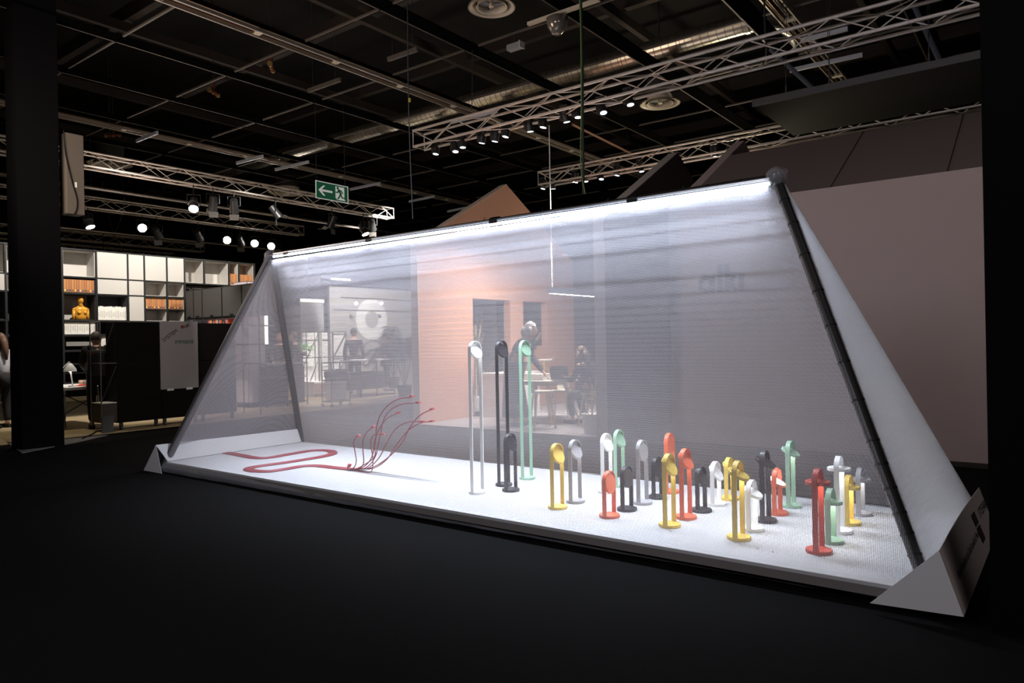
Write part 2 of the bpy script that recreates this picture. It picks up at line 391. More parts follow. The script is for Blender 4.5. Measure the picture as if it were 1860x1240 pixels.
# led tube hung under the ridge
a, b = AY(497, 466, 5.10), AY(1398, 333, 5.10)
led = thing('led_tube_light', 'long glowing white light tube hung under the tent ridge', 'light', (0, 0, 0))
bm = bm_new(); bar(bm, a, b, .014, 10); obj('tube', bm, ledm, led)
bm = bm_new(); bar(bm, a+V((0, .0, .033)), b+V((0, 0, .033)), .012, 10); obj('reflector_bar', bm, M('aluminium_profile', (.6, .62, .66), .35, .6), led)
LEDL.location = a.lerp(b, .5)+V((0, 0, -.017)); LEDL.data.size = (b-a).length-.02; LEDL.rotation_euler = ((b-a).normalized().to_track_quat('X', 'Z')).to_euler()
for t in [i/9 for i in range(10)]:
    p = a.lerp(b, t); bm = bm_new(); bar(bm, p+V((0, 0, .045)), p+V((0, .02, .078)), .004, 6); obj('hanger', bm, dsteel, led)
# mesh cover
fabA = mesh_fabric('front_mesh_cloth', 'X', .009, .14, (.90, .89, .96), 0, .35, (0, .37, .93))
fabB = mesh_fabric('rear_mesh_cloth', 'X', .009, .37, (.93, .92, .99), 0, .35, (0, -.37, .93))
fabC = mesh_fabric('left_mesh_cloth', 'Y', .009, .30, (.84, .84, .95), 0, .4)
fabD = mesh_fabric('right_mesh_cloth', 'Y', .009, .5, (.84, .85, .90), .65, .5)
cov = thing('mesh_tent_cover', 'translucent white woven mesh stretched over the tent frame', 'tent cover', (0, 0, 0))
def panel(name, quad, mat, off, nu=24, nv=12):
    bm = bm_new(); rows = []
    for j in range(nv+1):
        t = j/nv; l = V(quad[0]).lerp(V(quad[3]), t); r = V(quad[1]).lerp(V(quad[2]), t)
        rows.append([bm.verts.new(l.lerp(r, i/nu)+V(off)) for i in range(nu+1)])
    for a, b in zip(rows, rows[1:]):
        for i in range(nu): bm.faces.new((a[i], a[i+1], b[i+1], b[i]))
    return obj(name, bm, mat, cov)
DZ = V((0, 0, -.05))
panel('front_panel', (AP_L+DZ, AP_R+DZ, FR, FL), fabA, (0, -.040, 0))
panel('rear_panel', (AP_L+DZ*.6, AP_R+DZ*.6, BR, BL), fabB, (0, .040, .0))
for nm, ap, f_, b_, m_, dx in (('left_panel', AP_L, FL, BL, fabC, -.036), ('right_panel', AP_R, FR, BR, fabD, .036)):
    bm = bm_new(); vs = [bm.verts.new(V(p)+V((dx, 0, 0))) for p in (ap, f_, b_)]; bm.faces.new(vs); obj(nm, bm, m_, cov)
# clear film wrapped round the lower front tube
bm = bm_new()
n = 60; rr = random.Random(3); ra = []; rb_ = []; rc_ = []
for i in range(n+1):
    p = FL.lerp(FR, i/n); j = rr.uniform(-.006, .006)
    ra.append(bm.verts.new(p+V((0, -.02, .06+j)))); rb_.append(bm.verts.new(p+V((0, -.045-j, .0)))); rc_.append(bm.verts.new(p+V((0, -.03+j, -.045))))
for i in range(n):
    bm.faces.new((ra[i], ra[i+1], rb_[i+1], rb_[i])); bm.faces.new((rb_[i], rb_[i+1], rc_[i+1], rc_[i]))
o = obj('film_wrap', bm, filmm, cov, smooth=True, label='clear film wrap')
for P in (AP_R, AP_L):
    bm = bm_new(); sphere(bm, P, .075, (1, 1, 1.1), 10)
    for v in bm.verts: v.co += V((rr.uniform(-.012, .012),)*3)
    obj('corner_film', bm, filmm, cov, smooth=True)

# folded A-shaped banners along both ends
banm = M('folded_white_card', (.62, .61, .62), .7, noise=.02)
def banner(label, near_in, near_out, ridge_pts, far_in, far_out, inner):
    t = thing('folded_banner', label, 'banner', (near_out[0], near_out[1], 0)); base = t.location
    n = 10; rp = smooth_path(ridge_pts, 5); m = len(rp)-1
    for nm, a, b in (('inner_face', inner[0], inner[1]), ('outer_face', near_out, far_out)):
        bm = bm_new(); up = []; dn = []
        for i, p in enumerate(rp):
            up.append(bm.verts.new(p-base)); dn.append(bm.verts.new(V(a).lerp(V(b), i/m)-base))
        for i in range(m): bm.faces.new((up[i], up[i+1], dn[i+1], dn[i]))
        o = obj(nm, bm, banm, t, smooth=False)
        sm = o.modifiers.new('thickness', 'SOLIDIFY'); sm.thickness = .003; sm.offset = 0
    bm = bm_new(); poly(bm, [V(near_in)-base, V(near_out)-base, rp[0]-base], (0, .003, 0)); obj('end_flap', bm, banm, t)
    return t
rn, rfar = AY(1705, 1000, 4.10), AY(1778, 885, 6.12)
bin_, bout = AY(1580, 1095, 4.09), AY(1750, 1120, 4.10)
mid = rn.lerp(rfar, .5)+V((-.01, 0, .0))
rban = banner('large folded white card banner with black print at the tent front right corner', bin_, bout, [rn, mid, rfar], (bin_.x+.02, 6.25, .002), (bout.x+.02, 6.25, .002), ((-.565, 4.20, .135), (-.555, 6.05, .135)))
ln = AY(283, 808, 4.10); lfar = AX(540, 779, ln.x)
lin, lout = G(294, 860, .002), G(261, 854, .002)
banner('small folded white card banner at the far left end of the tent', lin, lout, [ln, lfar], (lin.x, 6.25, .002), (lout.x, 6.25, .002), ((PX0+.01, 4.20, .135), (PX0+.01, 6.05, .135)))
# print on the outer face of the right banner
prm = M('black_print', (.015, .012, .008), .6)
ex = (rfar-rn).normalized()                      # along the ridge
def face_pt(u, v):                               # u along 0..1, v 0 ridge .. 1 foot
    up = rn.lerp(mid, u*2) if u < .5 else mid.lerp(rfar, u*2-1)
    dn = bout.lerp(V((bout.x+.02, 6.25, .002)), u)
    return up.lerp(dn, v)+V((.006, 0, .002))
def print_text(txt, u, v, size, name='print'):
    cu = bpy.data.curves.new(name, 'FONT'); cu.body = txt; cu.size = size; cu.extrude = .0003
    o = bpy.data.objects.new(name, cu); COL.objects.link(o); cu.materials.append(prm)
    p = face_pt(u, v); X = (face_pt(u+.2, v)-face_pt(u, v)).normalized()
    Yv = (face_pt(u, v-.2)-face_pt(u, v)); Yv = (Yv-X*Yv.dot(X)).normalized(); Z = X.cross(Yv)
    mw = Matrix(((X.x, Yv.x, Z.x, p.x), (X.y, Yv.y, Z.y, p.y), (X.z, Yv.z, Z.z, p.z), (0, 0, 0, 1)))
    o.parent = rban; o.matrix_world = mw; return to_mesh_text(o)
bpy.context.view_layer.update()
print_text('Room Installation by Oski Ronville for Petest', .10, .60, .062)
print_text('STYLEPARK', .78, .42, .085)
bm = bm_new()
c_ = [face_pt(.66, .20), face_pt(.73, .20), face_pt(.73, .74), face_pt(.66, .74)]
def q4(a, b, v0, v1): poly(bm, [face_pt(a, v0)-rban.location, face_pt(b, v0)-rban.location, face_pt(b, v1)-rban.location, face_pt(a, v1)-rban.location])
q4(.64, .71, .20, .43); q4(.64, .71, .46, .76)
obj('logo_bar', bm, prm, rban)

# ================================================================== LAMPS
LC = {'yellow': (.78, .55, .10), 'white': (.92, .92, .90), 'black': (.024, .022, .027), 'grey': (.36, .35, .36),
      'orange': (.74, .15, .07), 'red': (.52, .065, .035), 'green': (.31, .49, .35)}
D = .154
def make_lamp(kind, px, pyb, h, tilt, color, label, on=1.0, flip=False):
    rim = G(px, pyb, PZ); base = V((rim.x, rim.y+D/2, PZ))
    t = thing('arch_floor_lamp' if h > 1 else 'arch_table_lamp', label, 'lamp', base, 0, 'arch lamps standing on the white platform')
    m = M('lamp_'+color, LC[color], .42, noise=.02)
    bm = bm_new(); lathe(bm, [(0, 0), (D/2-.002, 0), (D/2, .002), (D/2, .020), (D/2-.002, .022), (0, .022)], 40); obj('base', bm, m, t)
    wd, th, R = .033, .0068, D/2-.002
    bm = bm_new(); path = [(-R, .0)]
    cz = h-R*1.02
    for k in range(0, 17):
        a = PI-PI*k/16; path.append((R*math.cos(a), cz+R*1.02*math.sin(a)))
    path.append((R, 0.0))
    prev = None
    for i, (y, z) in enumerate(path):
        a = path[max(i-1, 0)]; b = path[min(i+1, len(path)-1)]
        d = V((b[0]-a[0], b[1]-a[1])).normalized(); nrm = V((-d.y, d.x))
        if i == 0 or i == len(path)-1: nrm = V((-1, 0)) if i == 0 else V((1, 0))
        ring = []
        for sx, sn in ((-1, 0), (1, 0), (1, -1), (-1, -1)):
            ring.append(bm.verts.new((sx*wd/2, y+nrm.x*th*sn, z+nrm.y*th*sn)))
        if prev:
            for k in range(4): bm.faces.new((prev[k], prev[(k+1) % 4], ring[(k+1) % 4], ring[k]))
        else: bm.faces.new(ring)
        prev = ring
    bm.faces.new(prev); obj('arch_band', bm, m, t)
    # tilting head
    rd, td = D/2-.0035, .020
    hc = V((0, 0, h-.62*D)); ang = math.radians(tilt)
    Rm = Matrix.Rotation(ang, 4, 'Y')
    if flip: Rm = Matrix.Rotation(ang, 4, 'Y') @ Matrix.Rotation(PI, 4, 'Y')
    def place(bm_): bmesh.ops.transform(bm_, matrix=Matrix.Translation(hc) @ Rm, verts=bm_.verts[:])
    bm = bm_new(); lathe(bm, [(0, td), (rd-.004, td), (rd, td-.003), (rd, 0), (rd-.008, 0), (rd-.008, .003), (0, .003)], 40); place(bm)
    hd = obj('lamp_head', bm, m, t)
    bm = bm_new(); lathe(bm, [(0, .0005), (rd-.009, .0005), (rd-.009, .0028), (0, .0028)], 32); place(bm)
    em = M('lamp_diffuser_%g' % on, (1, 1, 1), .4, emit=6.5*on, emcol=(1, .97, .93))
    obj('diffuser', bm, em, hd)
    for sgn in (-1, 1):
        bm = bm_new(); bar(bm, (0, sgn*(R-.003), hc.z), (0, sgn*(rd-.002), hc.z), .004, 8); obj('pivot', bm, m, t)
    return t
SM, TL, FLR = .343, .511, 1.33
lamps = [
 (857, 898, FLR, 62, 'white', 'tall white arch floor lamp, nearest the front edge of the three', .5),
 (906, 884, FLR, 62, 'black', 'tall black arch floor lamp between the white and the green one', .5),
 (948.8, 871.8, FLR, 62, 'green', 'tall pale green arch floor lamp, the rearmost floor lamp', .5),
 (918.4, 894.1, TL, 68, 'black', 'black arch table lamp in front of the tall black floor lamp', .5),
 (1003, 925.9, TL, 60, 'yellow', 'tall yellow table lamp with steep head beside the first grey lamp', .6),
 (1036.2, 914.9, TL, 60, 'grey', 'tall grey table lamp with steep head next to the leftmost yellow lamp', .6),
 (1094.6, 897, TL, 60, 'white', 'tall white table lamp behind the small orange lamp with upright head', .8),
 (1118, 885.6, TL, 60, 'green', 'tall green table lamp with steep head directly right of the tall white lamp', .6),
 (1097.6, 942.2, SM, 82, 'orange', 'small orange lamp with upright head, front of the tall white lamp', .5),
 (1130.5, 929.8, SM, 84, 'black', 'small black lamp with upright head right of the small orange lamp', .5),
 (1159.5, 917.7, TL, 84, 'grey', 'tall grey table lamp with upright head behind the small black lamp', .5),
 (1187, 907.4, SM, 86, 'black', 'small black lamp with upright head right of the tall grey upright lamp', .5),
 (1210.5, 897.4, TL, 88, 'orange', 'tall orange lamp with upright head at the back row', .5),
 (1207.9, 959.6, TL, 56, 'yellow', 'tall yellow lamp with steep head in front of two tall orange lamps', .8),
 (1238.5, 944.7, TL, 56, 'orange', 'tall orange lamp with steep head right of the tall yellow lamp', .8),
 (1266.9, 932, SM, 52, 'black', 'small black lamp with tilted head between tall orange and small white lamp', .7),
 (1294, 919.9, SM, 54, 'white', 'small white lamp with steep head left of the rear yellow lamp', .9),
 (1319.2, 910, SM, 50, 'yellow', 'small yellow lamp behind the big front yellow lamp', .8),
 (1334.8, 983.4, TL, 26, 'yellow', 'tall yellow lamp with nearly level head near the front edge', 1),
 (1359.5, 966.5, SM, 26, 'white', 'small white lamp with tilted head right of the tall front yellow lamp', 1),
 (1384.7, 951, TL, 28, 'black', 'tall black lamp with nearly level head at the platform middle right', .9),
 (1406.5, 937.2, SM, -155, 'orange', 'small orange lamp with its lit face turned up beside the tall black lamp', .22),
 (1431.8, 923.6, TL, 27, 'green', 'tall green lamp with tilted head in the back row', 1),
 (1481.6, 1008.4, TL, 0, 'red', 'tall red lamp with level head nearest the front right corner', 1),
 (1504.2, 989.4, SM, 0, 'green', 'small green lamp with level head behind the red lamp', 1),
 (1521, 971, TL, 0, 'white', 'tall white lamp with level head behind the small green lamp', 1),
 (1538.3, 955.6, SM, 0, 'yellow', 'small yellow lamp with level head right of the tall white lamp', 1),
 (1559.3, 938.3, SM, 0, 'grey', 'small grey lamp with level head at the far right of the platform', 1),
]
for l in lamps: make_lamp('l', *l)

# ================================================================== RED CABLES
cabm = M('red_cable', (.24, .022, .03), .5, noise=.03)
plugm = M('red_plug', (.48, .06, .06), .45); pinm = M('plug_metal', (.55, .55, .56), .3, .8)
def c5(x, y): return (x/3.3214+260, y/3.3214+700)
spine = [(470, 401), (520, 407), (600, 422), (680, 436), (760, 434), (880, 414), (1000, 394), (1080, 390), (1135, 396), (1140, 412), (1080, 428), (980, 445), (860, 464), (740, 480), (660, 492), (636, 504), (665, 514), (760, 517), (860, 503), (960, 486), (1040, 483), (1130, 492), (1210, 500), (1250, 504)]
sp3 = smooth_path([G(*c5(x, y), PZ+.006) for x, y in spine], 6)
def c7(x, y): return (x/7.75+560, y/7.75+760)
risers = [
 [c7(567, 680), c7(545, 560), c7(490, 400), c7(430, 260), c7(400, 150), c7(410, 80), c7(450, 30)],
 [c7(640, 690), c7(675, 600), c7(660, 480), c7(640, 360), c7(650, 300), c7(690, 260)],
 [c7(730, 690), c7(780, 610), c7(770, 450), c7(775, 300), c7(820, 200), c7(900, 130)],
 [c7(600, 735), c7(700, 755), c7(820, 768), c7(890, 740), c7(910, 640), c7(905, 520), c7(885, 400), c7(885, 290), c7(940, 225), c7(1040, 217)],
 [c5(1300, 495), c5(1395, 430), c5(1395, 350), c5(1420, 270), c5(1470, 200), c5(1530, 169)],
 [c5(1320, 496), c5(1375, 440), c5(1400, 340), c5(1410, 240), c5(1445, 155), c5(1520, 90), c5(1612, 67)],
 [c5(1340, 497), c5(1400, 430), c5(1430, 300), c5(1450, 210), c5(1490, 150), c5(1560, 113), c5(1652, 103)],
 [c5(1370, 498), c5(1470, 440), c5(1560, 350), c5(1610, 250), c5(1670, 180), c5(1734, 146)],
 [c5(1350, 500), c5(1420, 440), c5(1470, 345), c5(1525, 260), c5(1600, 220), c5(1678, 217)],
 [c5(1385, 500), c5(1470, 445), c5(1520, 370), c5(1590, 280), c5(1660, 232), c5(1733, 216)],
]
where = ['leftmost upright tip', 'short tip leaning right, second from the left', 'third tip from the left, bent to the right', 'lowest curved tip with a bare pin',
         'middle tip pointing right', 'highest tip of the fan', 'second highest tip of the fan', 'far right tip, higher of the pair', 'right tip resting against another', 'far right tip, lowest of the right group']
for i, rs in enumerate(risers):
    off = (i-4.5)*.0112
    pts = []
    for j, p in enumerate(sp3):
        d = (sp3[min(j+1, len(sp3)-1)]-sp3[max(j-1, 0)]); d.z = 0; d.normalize()
        pts.append(p+V((-d.y, d.x, 0))*off)
    g0 = G(rs[0][0], rs[0][1], PZ+.006)
    Yc = sp3[-1].y+off
    end = [AY(px, py, Yc+(.0 if i != 3 else -.02)) for px, py in rs]
    for e in end: e.z = max(e.z, PZ+.005)
    start = pts[-1]
    end = [e for e in end if e.x > start.x+.01]
    tail = smooth_path([pts[-2], start]+end, 5)[5:]
    path = pts[:-1]+tail
    t = thing('power_cable', 'dark red cable ending in the '+where[i], 'cable', (0, 0, 0), 0, 'red cables snaking over the platform')
    bm = bm_new(); sweep(bm, path, .0056, 6); obj('cord', bm, cabm, t, smooth=True)
    d = (path[-1]-path[-3]).normalized(); q = d.to_track_quat('Y', 'Z').to_matrix(); e = path[-1]
    bm = bm_new(); vs = box(bm, e+d*.020, (.038, .038, .018), q)
    bar(bm, e-d*.008, e+d*.004, .005, 8, .007); obj('plug', bm, plugm, t, bevel=.002)
    bm = bm_new(); s_ = q @ V((1, 0, 0))
    for k in (-1, 0, 1): bar(bm, e+d*.034+s_*k*.009, e+d*.045+s_*k*.009, .002, 6)
    obj('plug_pins', bm, pinm, t)
# screws / dirt marks on the sheet
for k, (x, y) in enumerate([(329, 832), (1376, 996), (1404, 1002)]):
    p = G(x, y, PZ); bm = bm_new(); bar(bm, p, p+V((0, 0, .02 if k == 0 else .002)), .006, 8)
    tag(obj('screw', bm, dsteel), ['small dark screw standing by the left end of the sheet', 'tiny dark speck in front of the yellow lamp', 'tiny dark speck between the yellow and red lamps'][k], 'screw')

#@@PART2
# ================================================================== CEILING THINGS
def truss(name, label, axis, a0, a1, y, z, s=.29, seg=.5, r=.024, rd=.0095):
    """box truss along X or Y from a0 to a1; y = cross position of the first side, z = top"""
    t = thing(name, label, 'truss', (a0, y, z) if axis == 'X' else (y, a0, z), 0, 'lighting trusses')
    O = V(t.location)
    def P(a, i, j):
        return (V((a, y+i*s, z-j*s)) if axis == 'X' else V((y+i*s, a, z-j*s)))-O
    for i in (0, 1):
        for j in (0, 1):
            bm = bm_new(); bar(bm, P(a0, i, j), P(a1, i, j), r, 10); obj('chord', bm, steel, t)
    n = max(2, int(abs(a1-a0)/seg)); st = (a1-a0)/n
    faces = (((0, 0), (0, 1)), ((1, 0), (1, 1)), ((0, 0), (1, 0)), ((0, 1), (1, 1)))
    for f, (c1, c2) in enumerate(faces):
        bm = bm_new()
        for k in range(n):
            a, b = (c1, c2) if (k+f) % 2 == 0 else (c2, c1)
            bar(bm, P(a0+k*st, *a), P(a0+(k+1)*st, *b), rd, 6)
        for k in (0, n): bar(bm, P(a0+k*st, *c1), P(a0+k*st, *c2), rd, 6)
        o = obj('lacing', bm, steel, t, kind='stuff')
    return t
truss('lighting_truss', 'long near lighting truss crossing above the tent toward the right column', 'X', -9.25, 3.0, 9.35, 5.32)
truss('lighting_truss', 'shorter right-hand truss behind the gable roofs', 'X', -9.45, 3.0, 13.6, 5.35)
truss('lighting_truss', 'left truss running under the exit sign', 'Y', 3.0, 15.0, -16.0, 5.5)
truss('lighting_truss', 'left truss with the row of dazzling spotlights', 'Y', 5.0, 15.2, -20.6, 5.5)
truss('lighting_truss', 'lowest left truss just above the library shelves', 'Y', 6.0, 15.2, -26.9, 5.5)
truss('lighting_truss', 'far left truss barely above the shelf tops', 'Y', 6.0, 15.4, -29.6, 5.4)
# cylinder spots under the two right trusses
canm = M('black_can', (.012, .012, .013), .4)
def can_spot(p, label, lit, group):
    t = thing('cylinder_spotlight', label, 'spotlight', p+V((0, 0, .10)), 0, group); O = V(t.location)
    q = V((random.uniform(-.25, .25), random.uniform(-.2, .2), -1)).normalized()
    c = V((0, 0, .04))
    bm = bm_new(); bar(bm, c-q*.11, c+q*.10, .062, 14); obj('can', bm, canm, t)
    bm = bm_new(); bar(bm, c+q*.099, c+q*.104, .052, 14); obj('lens', bm, lens_on if lit > 1 else lens_dim, t)
    bm = bm_new(); box(bm, (-.08, 0, .07), (.05, .06, .19)); obj('driver_box', bm, canm, t)
    up_ = max(.2, 5.04-O.z)
    bm = bm_new(); bar(bm, (-.04, 0, .12), (-.04, 0, up_), .010, 6); box(bm, (-.04, 0, up_), (.14, .05, .02)); obj('bracket', bm, dsteel, t)
for i, (x, y) in enumerate([(793, 284), (828, 280), (841, 272), (877, 264), (901, 261), (921, 253), (963, 243), (989, 236), (1028, 226), (1050, 218), (1095, 211), (1144, 196)]):
    can_spot(AY(x, y, 9.64), 'small black spotlight under the long near truss, '+ORD[i]+' from its left end', 1, 'spotlights under the near truss')
for i, (x, y) in enumerate([(988, 346), (1005, 346), (1046, 334), (1064, 333), (1093, 329), (1123, 322), (1165, 315), (1300, 288), (1330, 282)]):
    can_spot(AY(x, y, 13.89), 'small spotlight under the rear right truss, '+ORD[i]+' from its left end', 2 if i == 2 else 1, 'spotlights under the rear truss')
# theatre spots on the left trusses
def stage_spot(p, target, label, lit, group, L=.34, R_=.11):
    t = thing('stage_spotlight', label, 'spotlight', p, 0, group)
    q = (V(target)-V(p)).normalized(); s_ = q.cross(V((0, 0, 1))).normalized()
    bm = bm_new(); bar(bm, -q*L/2, q*L/2, R_*.8, 14, R_); obj('housing', bm, canm, t)
    bm = bm_new(); bar(bm, q*(L/2-.004), q*(L/2+.003), R_*.92, 16); obj('lens', bm, lens_on if lit else canm, t)
    bm = bm_new(); bar(bm, -s_*(R_+.03), s_*(R_+.03), .012, 6); bar(bm, s_*(R_+.03), s_*(R_+.03)+V((0, 0, .22)), .010, 6); bar(bm, -s_*(R_+.03), -s_*(R_+.03)+V((0, 0, .22)), .010, 6)
    bar(bm, s_*(R_+.03)+V((0, 0, .22)), -s_*(R_+.03)+V((0, 0, .22)), .010, 6); bar(bm, V((0, 0, .22)), V((0, 0, max(.3, 5.2-p.z))), .012, 6); obj('yoke', bm, canm, t)
    up = q.cross(s_)
    bm = bm_new()
    if lit: bar(bm, -q*.02, q*.02, R_*1.08, 14)
    for sg in (() if lit else (-1, 1)):
        poly(bm, [q*L/2+s_*R_-up*sg*-R_, q*L/2-s_*R_-up*sg*-R_, q*(L/2+.12)-s_*R_*.9+up*sg*R_*1.6, q*(L/2+.12)+s_*R_*.9+up*sg*R_*1.6], up*.003)
    obj('front_ring' if lit else 'barn_door', bm, M('barn_door_steel', (.12, .11, .10), .4, .7), t)
cam_t = V((-2, 0, 1.5))
for i, (x, y, X, lit, tg) in enumerate([(352, 371, -15.71, 1, None), (387, 369, -15.71, 0, (-18, 10, 0)), (425, 374, -15.71, 0, (-19, 12, 0)), (500, 385, -15.71, 0, (-14, 14, 0)), (603, 403, -15.71, 0, (-18, 12, 0)), (660, 416, -15.71, 1, (-13.5, 14.5, 0)), (676, 409, -15.71, 0, (-19, 18, 0))]):
    p = AX(x, y, X); stage_spot(p, p+(V(tg)-p if tg else (cam_t-p).normalized()+V((0, 0, -.9))), 'black stage spotlight on the truss under the exit sign, '+ORD[i]+' from the left', lit, 'stage spotlights on the upper left truss')
for i, (x, y, lit) in enumerate([(160, 402, 2), (259, 414, 1), (285, 423, 0), (360, 428, 0), (413, 436, 1), (436, 437, 0), (463, 442, 1), (493, 447, 1)]):
    p = AX(x, y, -20.31); tg = (cam_t if lit == 1 else (p+V((.4, .2, -1)) if lit == 2 else p+V((-.6, .7, -.8))))
    stage_spot(p, tg, 'stage spotlight on the second left truss, '+ORD[i]+' from the dark column', lit > 0, 'stage spotlights on the second left truss', .34, .12)
# light tracks running away from the viewer
warm_ref = M('bronze_reflector', (.30, .20, .13), .3, .8); railm = M('track_rail', (.40, .36, .32), .4, .7); greyglass = M('unlit_tube', (.35, .37, .42), .2, .1); holdm = M('lamp_holder', (.55, .5, .4), .6)
def track(X, y0, y1, label, w=.21, z=6.42):
    t = thing('ceiling_light_track', label, 'ceiling light', (X, y0, z), 0, 'long ceiling light tracks')
    Ln = y1-y0
    for sx in (-1, 1):
        bm = bm_new(); box(bm, (sx*w/2, Ln/2, 0), (.022, Ln, .05)); obj('rail', bm, railm, t)
    bm = bm_new(); box(bm, (0, Ln/2, .05), (w, Ln, .01)); box(bm, (-w/4, Ln/2, .03), (.012, Ln, .05)); obj('reflector', bm, warm_ref, t)
    bm = bm_new(); bar(bm, (.02, 0, .018), (.02, Ln, .018), .013, 8); obj('tube', bm, greyglass, t)
    k = .6
    while k < Ln:
        bm = bm_new(); box(bm, (0, k, .02), (w*.8, .10, .045)); obj('lamp_holder', bm, holdm, t); k += 1.55
track(-10.0, 3, 22, 'long ceiling light track descending to the middle of the near truss')
track(-16.75, 4, 26, 'ceiling light track passing behind the left column and over the exit sign', .2)
track(-3.25, 8, 24, 'ceiling light track crossing behind the near truss at upper right', .24)
track(-23.6, 7, 24, 'far left light track low above the lighting trusses', .18)
for X, Z, y0, y1, lb in ((-17.8, 5.2, 6.5, 15.5, 'pale pipe hanging between the two upper left trusses'), (-24.2, 5.2, 8, 17, 'pale pipe below the second left truss')):
    bm = bm_new(); bar(bm, (X, y0, Z), (X, y1, Z), .03, 8); hp = tag(obj('hanging_pipe', bm, steel), lb, 'pipe')
    for f in (.1, .9):
        b3 = bm_new(); yy = y0+(y1-y0)*f; bar(b3, (X, yy, Z), (X, yy, 9.3), .004, 6); obj('suspension', b3, dsteel, hp)
bm = bm_new(); bar(bm, G(1040, 226, 6.4), G(1145, 278, 6.4), .03, 8); rp = tag(obj('hanging_pipe', bm, M('rusty_pipe', (.30, .17, .12), .5, .5)), 'short reddish pipe behind the near truss', 'pipe')
for q in (G(1046, 229, 6.4), G(1140, 276, 6.4)):
    bm = bm_new(); bar(bm, q, (q.x, q.y, 9.3), .004, 6); obj('suspension', bm, dsteel, rp)
for (a, b), lb in zip((((1400, 90), (1482, 166)), ((1660, 10), (1708, 112))), ('blue-grey strut left above the hanging black board', 'blue-grey strut right above the hanging black board')):
    p, q = G(*a, 6.2), G(*b, 5.0); bm = bm_new(); bar(bm, p, q, .035, 8); tag(obj('hanging_strut', bm, M('blue_grey_pipe', (.16, .18, .24), .4, .4)), lb, 'pipe')
# short mounting rails
unim = M('galvanised_channel', (.52, .55, .62), .5, .3)
unis = [(248, 256, 283, 240), (430, 296, 484, 285), (500, 308, 570, 296), (636, 344, 692, 333), (743, 366, 783, 355), (813, 384, 855, 370), (578, 416, 634, 411), (820, 222, 908, 203), (1435, 128, 1570, 104), (1455, 74, 1540, 52), (560, 165, 620, 145), (705, 108, 760, 90)]
for i, (a, b, c, d) in enumerate(unis):
    p = G(a, b, 6.25); q = G(c, d, 6.25); q = V((q.x, p.y+(q.y-p.y)*.3, 6.25))
    t = thing('mounting_channel', 'short galvanised channel hanging from the ceiling grid, '+ORD[i]+' counted from upper left', 'ceiling rail', p, 0, 'short channels hung from the ceiling grid')
    bm = bm_new(); beam(bm, (0, 0, 0), q-p, .045, .07); obj('channel', bm, unim if i < 10 else gridm, t)
    for f in (.15, .85):
        m_ = (q-p)*f; bm = bm_new(); bar(bm, m_+V((0, 0, .03)), m_+V((0, 0, .26 if i not in (6, 10, 11) else 3.05)), .005, 6); obj('hanger_rod', bm, dsteel, t)
# ventilation duct
ductm = M('spiral_duct_steel', (.50, .46, .38), .28, .95, noise=.12, scale=3)
duct = thing('ventilation_duct', 'long spiral ventilation duct ending in an elbow at upper right', 'duct', (-4.3, 12.9, 7.1))
for k in range(27):
    x1 = -k*1.25; bm = bm_new(); bar(bm, (x1, 0, 0), (x1-1.24, 0, 0), .185, 24)
    obj('duct_section', bm, ductm, duct, smooth=False)
    if k < 14:
        for j in range(8):
            bm = bm_new(); xx = x1-.155*j-.06; bar(bm, (xx, 0, 0), (xx-.012, 0, 0), .189, 24); o = obj('seam_ring', bm, M('duct_seam', (.20, .18, .15), .4, .8), duct)
pts = [V((0, 0, 0)), V((.28, .02, 0)), V((.5, .16, -.02)), V((.62, .42, -.08)), V((.64, .8, -.15)), V((.64, 1.5, -.3))]
for a, b in zip(pts, pts[1:]):
    bm = bm_new(); bar(bm, a, b, .188, 24); obj('elbow_section', bm, M('dark_duct', (.22, .22, .22), .32, .9), duct)
bm = bm_new(); bar(bm, (-.04, 0, 0), (.04, 0, 0), .20, 24); obj('collar', bm, ductm, duct)
# round air diffusers
creme = M('cream_enamel', (.50, .44, .35), .5); greyen = M('grey_enamel', (.22, .23, .24), .5)
def diffuser(px, py, z, r, label):
    p = G(px, py, z); t = thing('air_diffuser', label, 'air vent', p, 0, 'round ceiling air vents')
    bm = bm_new(); lathe(bm, [(r, 0), (r*.99, .012), (r*.70, .055), (r*.66, .05), (r*.95, 0)], 40); obj('outer_ring', bm, creme, t, smooth=True)
    bm = bm_new(); lathe(bm, [(r*.66, .0), (r*.60, .01), (r*.60, .16), (r*.66, .16)], 40); obj('inner_ring', bm, creme, t, smooth=True)
    bm = bm_new(); lathe(bm, [(0, .10), (r*.58, .10), (r*.58, .112), (0, .112)], 40); obj('deflector_plate', bm, greyen, t)
    bm = bm_new(); bar(bm, (0, 0, .02), (0, 0, .20), r*.10, 16); sphere(bm, (0, 0, .015), r*.12, (1, 1, .4)); obj('hub', bm, creme, t)
    for a in range(3):
        bm = bm_new(); an = a*2*PI/3+.4; bar(bm, (0, 0, .06), (r*.6*math.cos(an), r*.6*math.sin(an), .06), r*.02, 6); obj('arm', bm, dsteel, t)
    bm = bm_new(); bar(bm, (0, 0, .16), (0, 0, .5), r*.62, 32); bar(bm, (0, 0, .5), (0, 0, 9.3-z), .02, 8); obj('neck', bm, M('black_neck', (.03, .028, .026), .7), t)
diffuser(893, 14, 6.5, .36, 'round cream air vent at the top middle of the picture')
diffuser(1199, 189, 6.4, .42, 'round cream air vent below the near truss to the right')
diffuser(200, 298, 6.4, .55, 'round air vent over the upper left truss beside the dark column')
diffuser(522, 350, 6.4, .6, 'round air vent behind the truss left of the exit sign')
diffuser(500, 462, 6.0, .6, 'faint round air vent just above the left tip of the tent')
